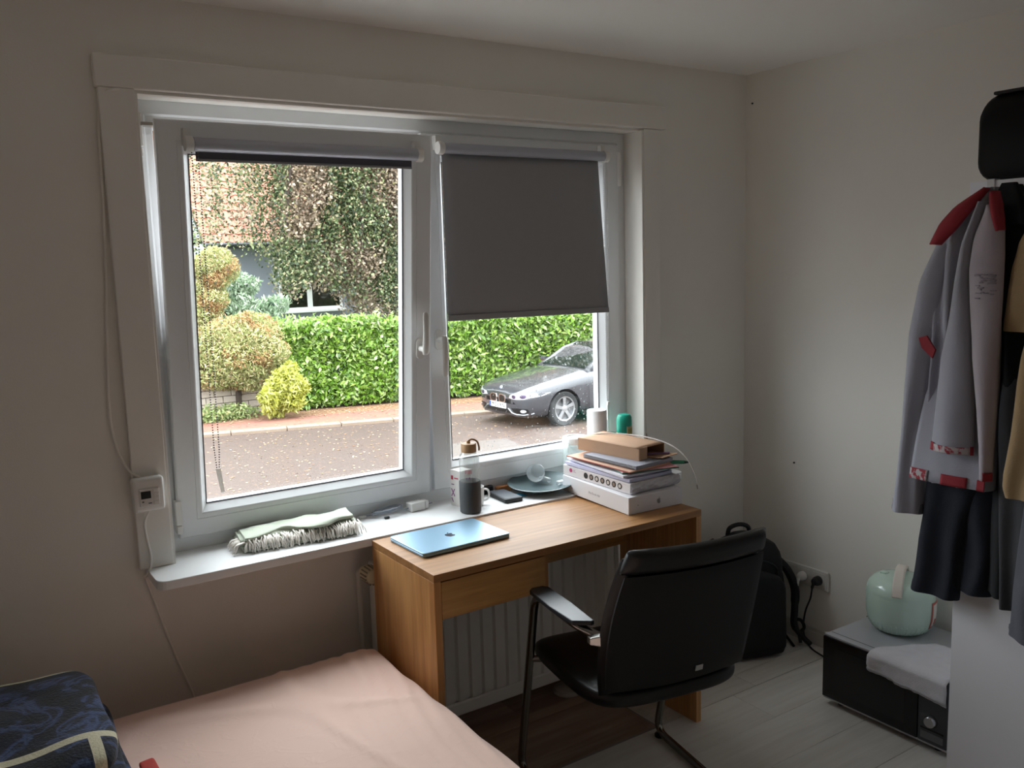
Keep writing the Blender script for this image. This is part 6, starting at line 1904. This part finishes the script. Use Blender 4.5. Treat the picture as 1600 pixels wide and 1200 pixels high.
# dark denim below the jacket
M_den = plain('dark_denim', '161a26', 0.9, var=0.15, scale=30, bump=0.3, bscale=350)
jn = thing('denim_jeans', 'dark navy denim trousers hanging below the work jacket', 'trousers', (2.37, 1.31, 1.2))
j1 = garment([(1.385, 1.10), (1.398, 1.0), (1.406, 0.935), (1.413, 0.840), (1.426, 0.761), (1.436, 0.662), (1.444, 0.606)],
             [(1.225, 1.10), (1.22, 1.0), (1.28, 0.85), (1.30, 0.75), (1.305, 0.662), (1.307, 0.606)], 2.352, 0.034, 1.4, 0.010, 2.0).build('leg', M_den, jn, smooth=True, angle=60)
garment([(1.445, 0.628), (1.447, 0.604)], [(1.306, 0.628), (1.305, 0.604)], 2.352, 0.0365, 1.0, 0.004, 2.0, nz_=3).build('hem', plain('denim_hem', '202637', 0.9, bump=0.3, bscale=300), j1, smooth=True, angle=60)
garment([(1.33, 1.10), (1.335, 0.85), (1.335, 0.70), (1.335, 0.638)], [(1.20, 1.10), (1.205, 0.886), (1.215, 0.70), (1.219, 0.638)], 2.362, 0.030, 1.2, 0.010, 6.0).build('leg', M_den, jn, smooth=True, angle=60)
# black hoodie behind
bh = thing('black_jacket', 'black jacket hanging between work jacket and tan jacket', 'jacket', (2.36, 1.18, 1.70))
M_blk = plain('black_cotton', '0c0d11', 0.9, var=0.15, scale=15, bump=0.25, bscale=300)
garment([(1.214, 1.741), (1.231, 1.700), (1.239, 1.627), (1.232, 1.396), (1.222, 1.057), (1.226, 0.70), (1.226, 0.66)],
        [(1.188, 1.741), (1.165, 1.700), (1.10, 1.60), (1.08, 1.396), (1.08, 1.057), (1.09, 0.66)], 2.350, 0.040, 1.8, 0.012, 3.0).build('body', M_blk, bh, smooth=True, angle=60)
garment([(1.222, 1.745), (1.236, 1.70), (1.238, 1.64)], [(1.185, 1.745), (1.160, 1.70), (1.14, 1.64)], 2.322, 0.028, 1.0, 0.006, 8.0, nz_=12).build('hood', M_blk, bh, smooth=True, angle=60)
# tan jacket cut by the picture edge
tj = thing('tan_jacket', 'tan cotton jacket hanging at the right picture edge', 'jacket', (2.30, 1.08, 1.68))
M_tan = plain('tan_cotton', '9c8260', 0.85, var=0.08, scale=14, bump=0.3, bscale=300)
garment([(1.10, 1.690), (1.133, 1.654), (1.161, 1.593), (1.173, 1.530), (1.181, 1.419), (1.186, 1.373)],
        [(1.02, 1.690), (0.96, 1.654), (0.92, 1.593), (0.90, 1.530), (0.90, 1.373)], 2.305, 0.045, 1.6, 0.012, 5.0).build('body', M_tan, tj, smooth=True, angle=60)
ts = garment([(1.101, 1.408), (1.112, 1.314), (1.118, 1.250), (1.128, 1.121), (1.142, 1.020), (1.142, 0.985), (1.132, 0.962)],
             [(1.00, 1.408), (1.00, 1.314), (1.01, 1.250), (1.03, 1.121), (1.05, 1.020), (1.055, 0.985), (1.060, 0.962)], 2.255, 0.040, 1.2, 0.008, 2.0).build('sleeve', M_tan, tj, smooth=True, angle=60)
garment([(1.188, 1.395), (1.189, 1.372)], [(0.90, 1.395), (0.90, 1.372)], 2.305, 0.050, 1.0, 0.008, 5.0, nz_=3).build('hem', plain('tan_hem', '8a7252', 0.85, bump=0.3, bscale=300), tj, smooth=True, angle=60)
# grey trousers at the right
gt_ = thing('grey_trousers', 'washed grey trousers hanging below the tan jacket', 'trousers', (2.32, 1.12, 1.0))
M_gry = plain('grey_denim', '55565f', 0.9, var=0.12, scale=20, bump=0.3, bscale=300)
M_gry2 = plain('dark_grey_cotton', '3a3a3e', 0.9, var=0.12, scale=20, bump=0.3, bscale=300)
garment([(1.196, 1.25), (1.194, 1.10), (1.184, 0.949), (1.176, 0.812), (1.170, 0.726), (1.166, 0.640)], [(1.06, 1.25), (1.06, 1.10), (1.08, 0.949), (1.08, 0.812), (1.09, 0.640)], 2.318, 0.032, 1.3, 0.010, 1.0).build('leg', M_gry2, gt_, smooth=True, angle=60)
l2_ = garment([(1.09, 1.05), (1.104, 0.953), (1.114, 0.834), (1.124, 0.711), (1.128, 0.586)], [(0.97, 1.05), (0.97, 0.953), (0.97, 0.834), (0.98, 0.711), (0.98, 0.586)], 2.280, 0.036, 1.5, 0.010, 4.0).build('leg', M_gry, gt_, smooth=True, angle=60)
garment([(1.130, 0.612), (1.131, 0.584)], [(0.978, 0.612), (0.977, 0.584)], 2.280, 0.039, 1.5, 0.010, 4.0, nz_=3).build('hem', plain('grey_hem', '5f6069', 0.9, bump=0.3, bscale=300), l2_, smooth=True, angle=60)
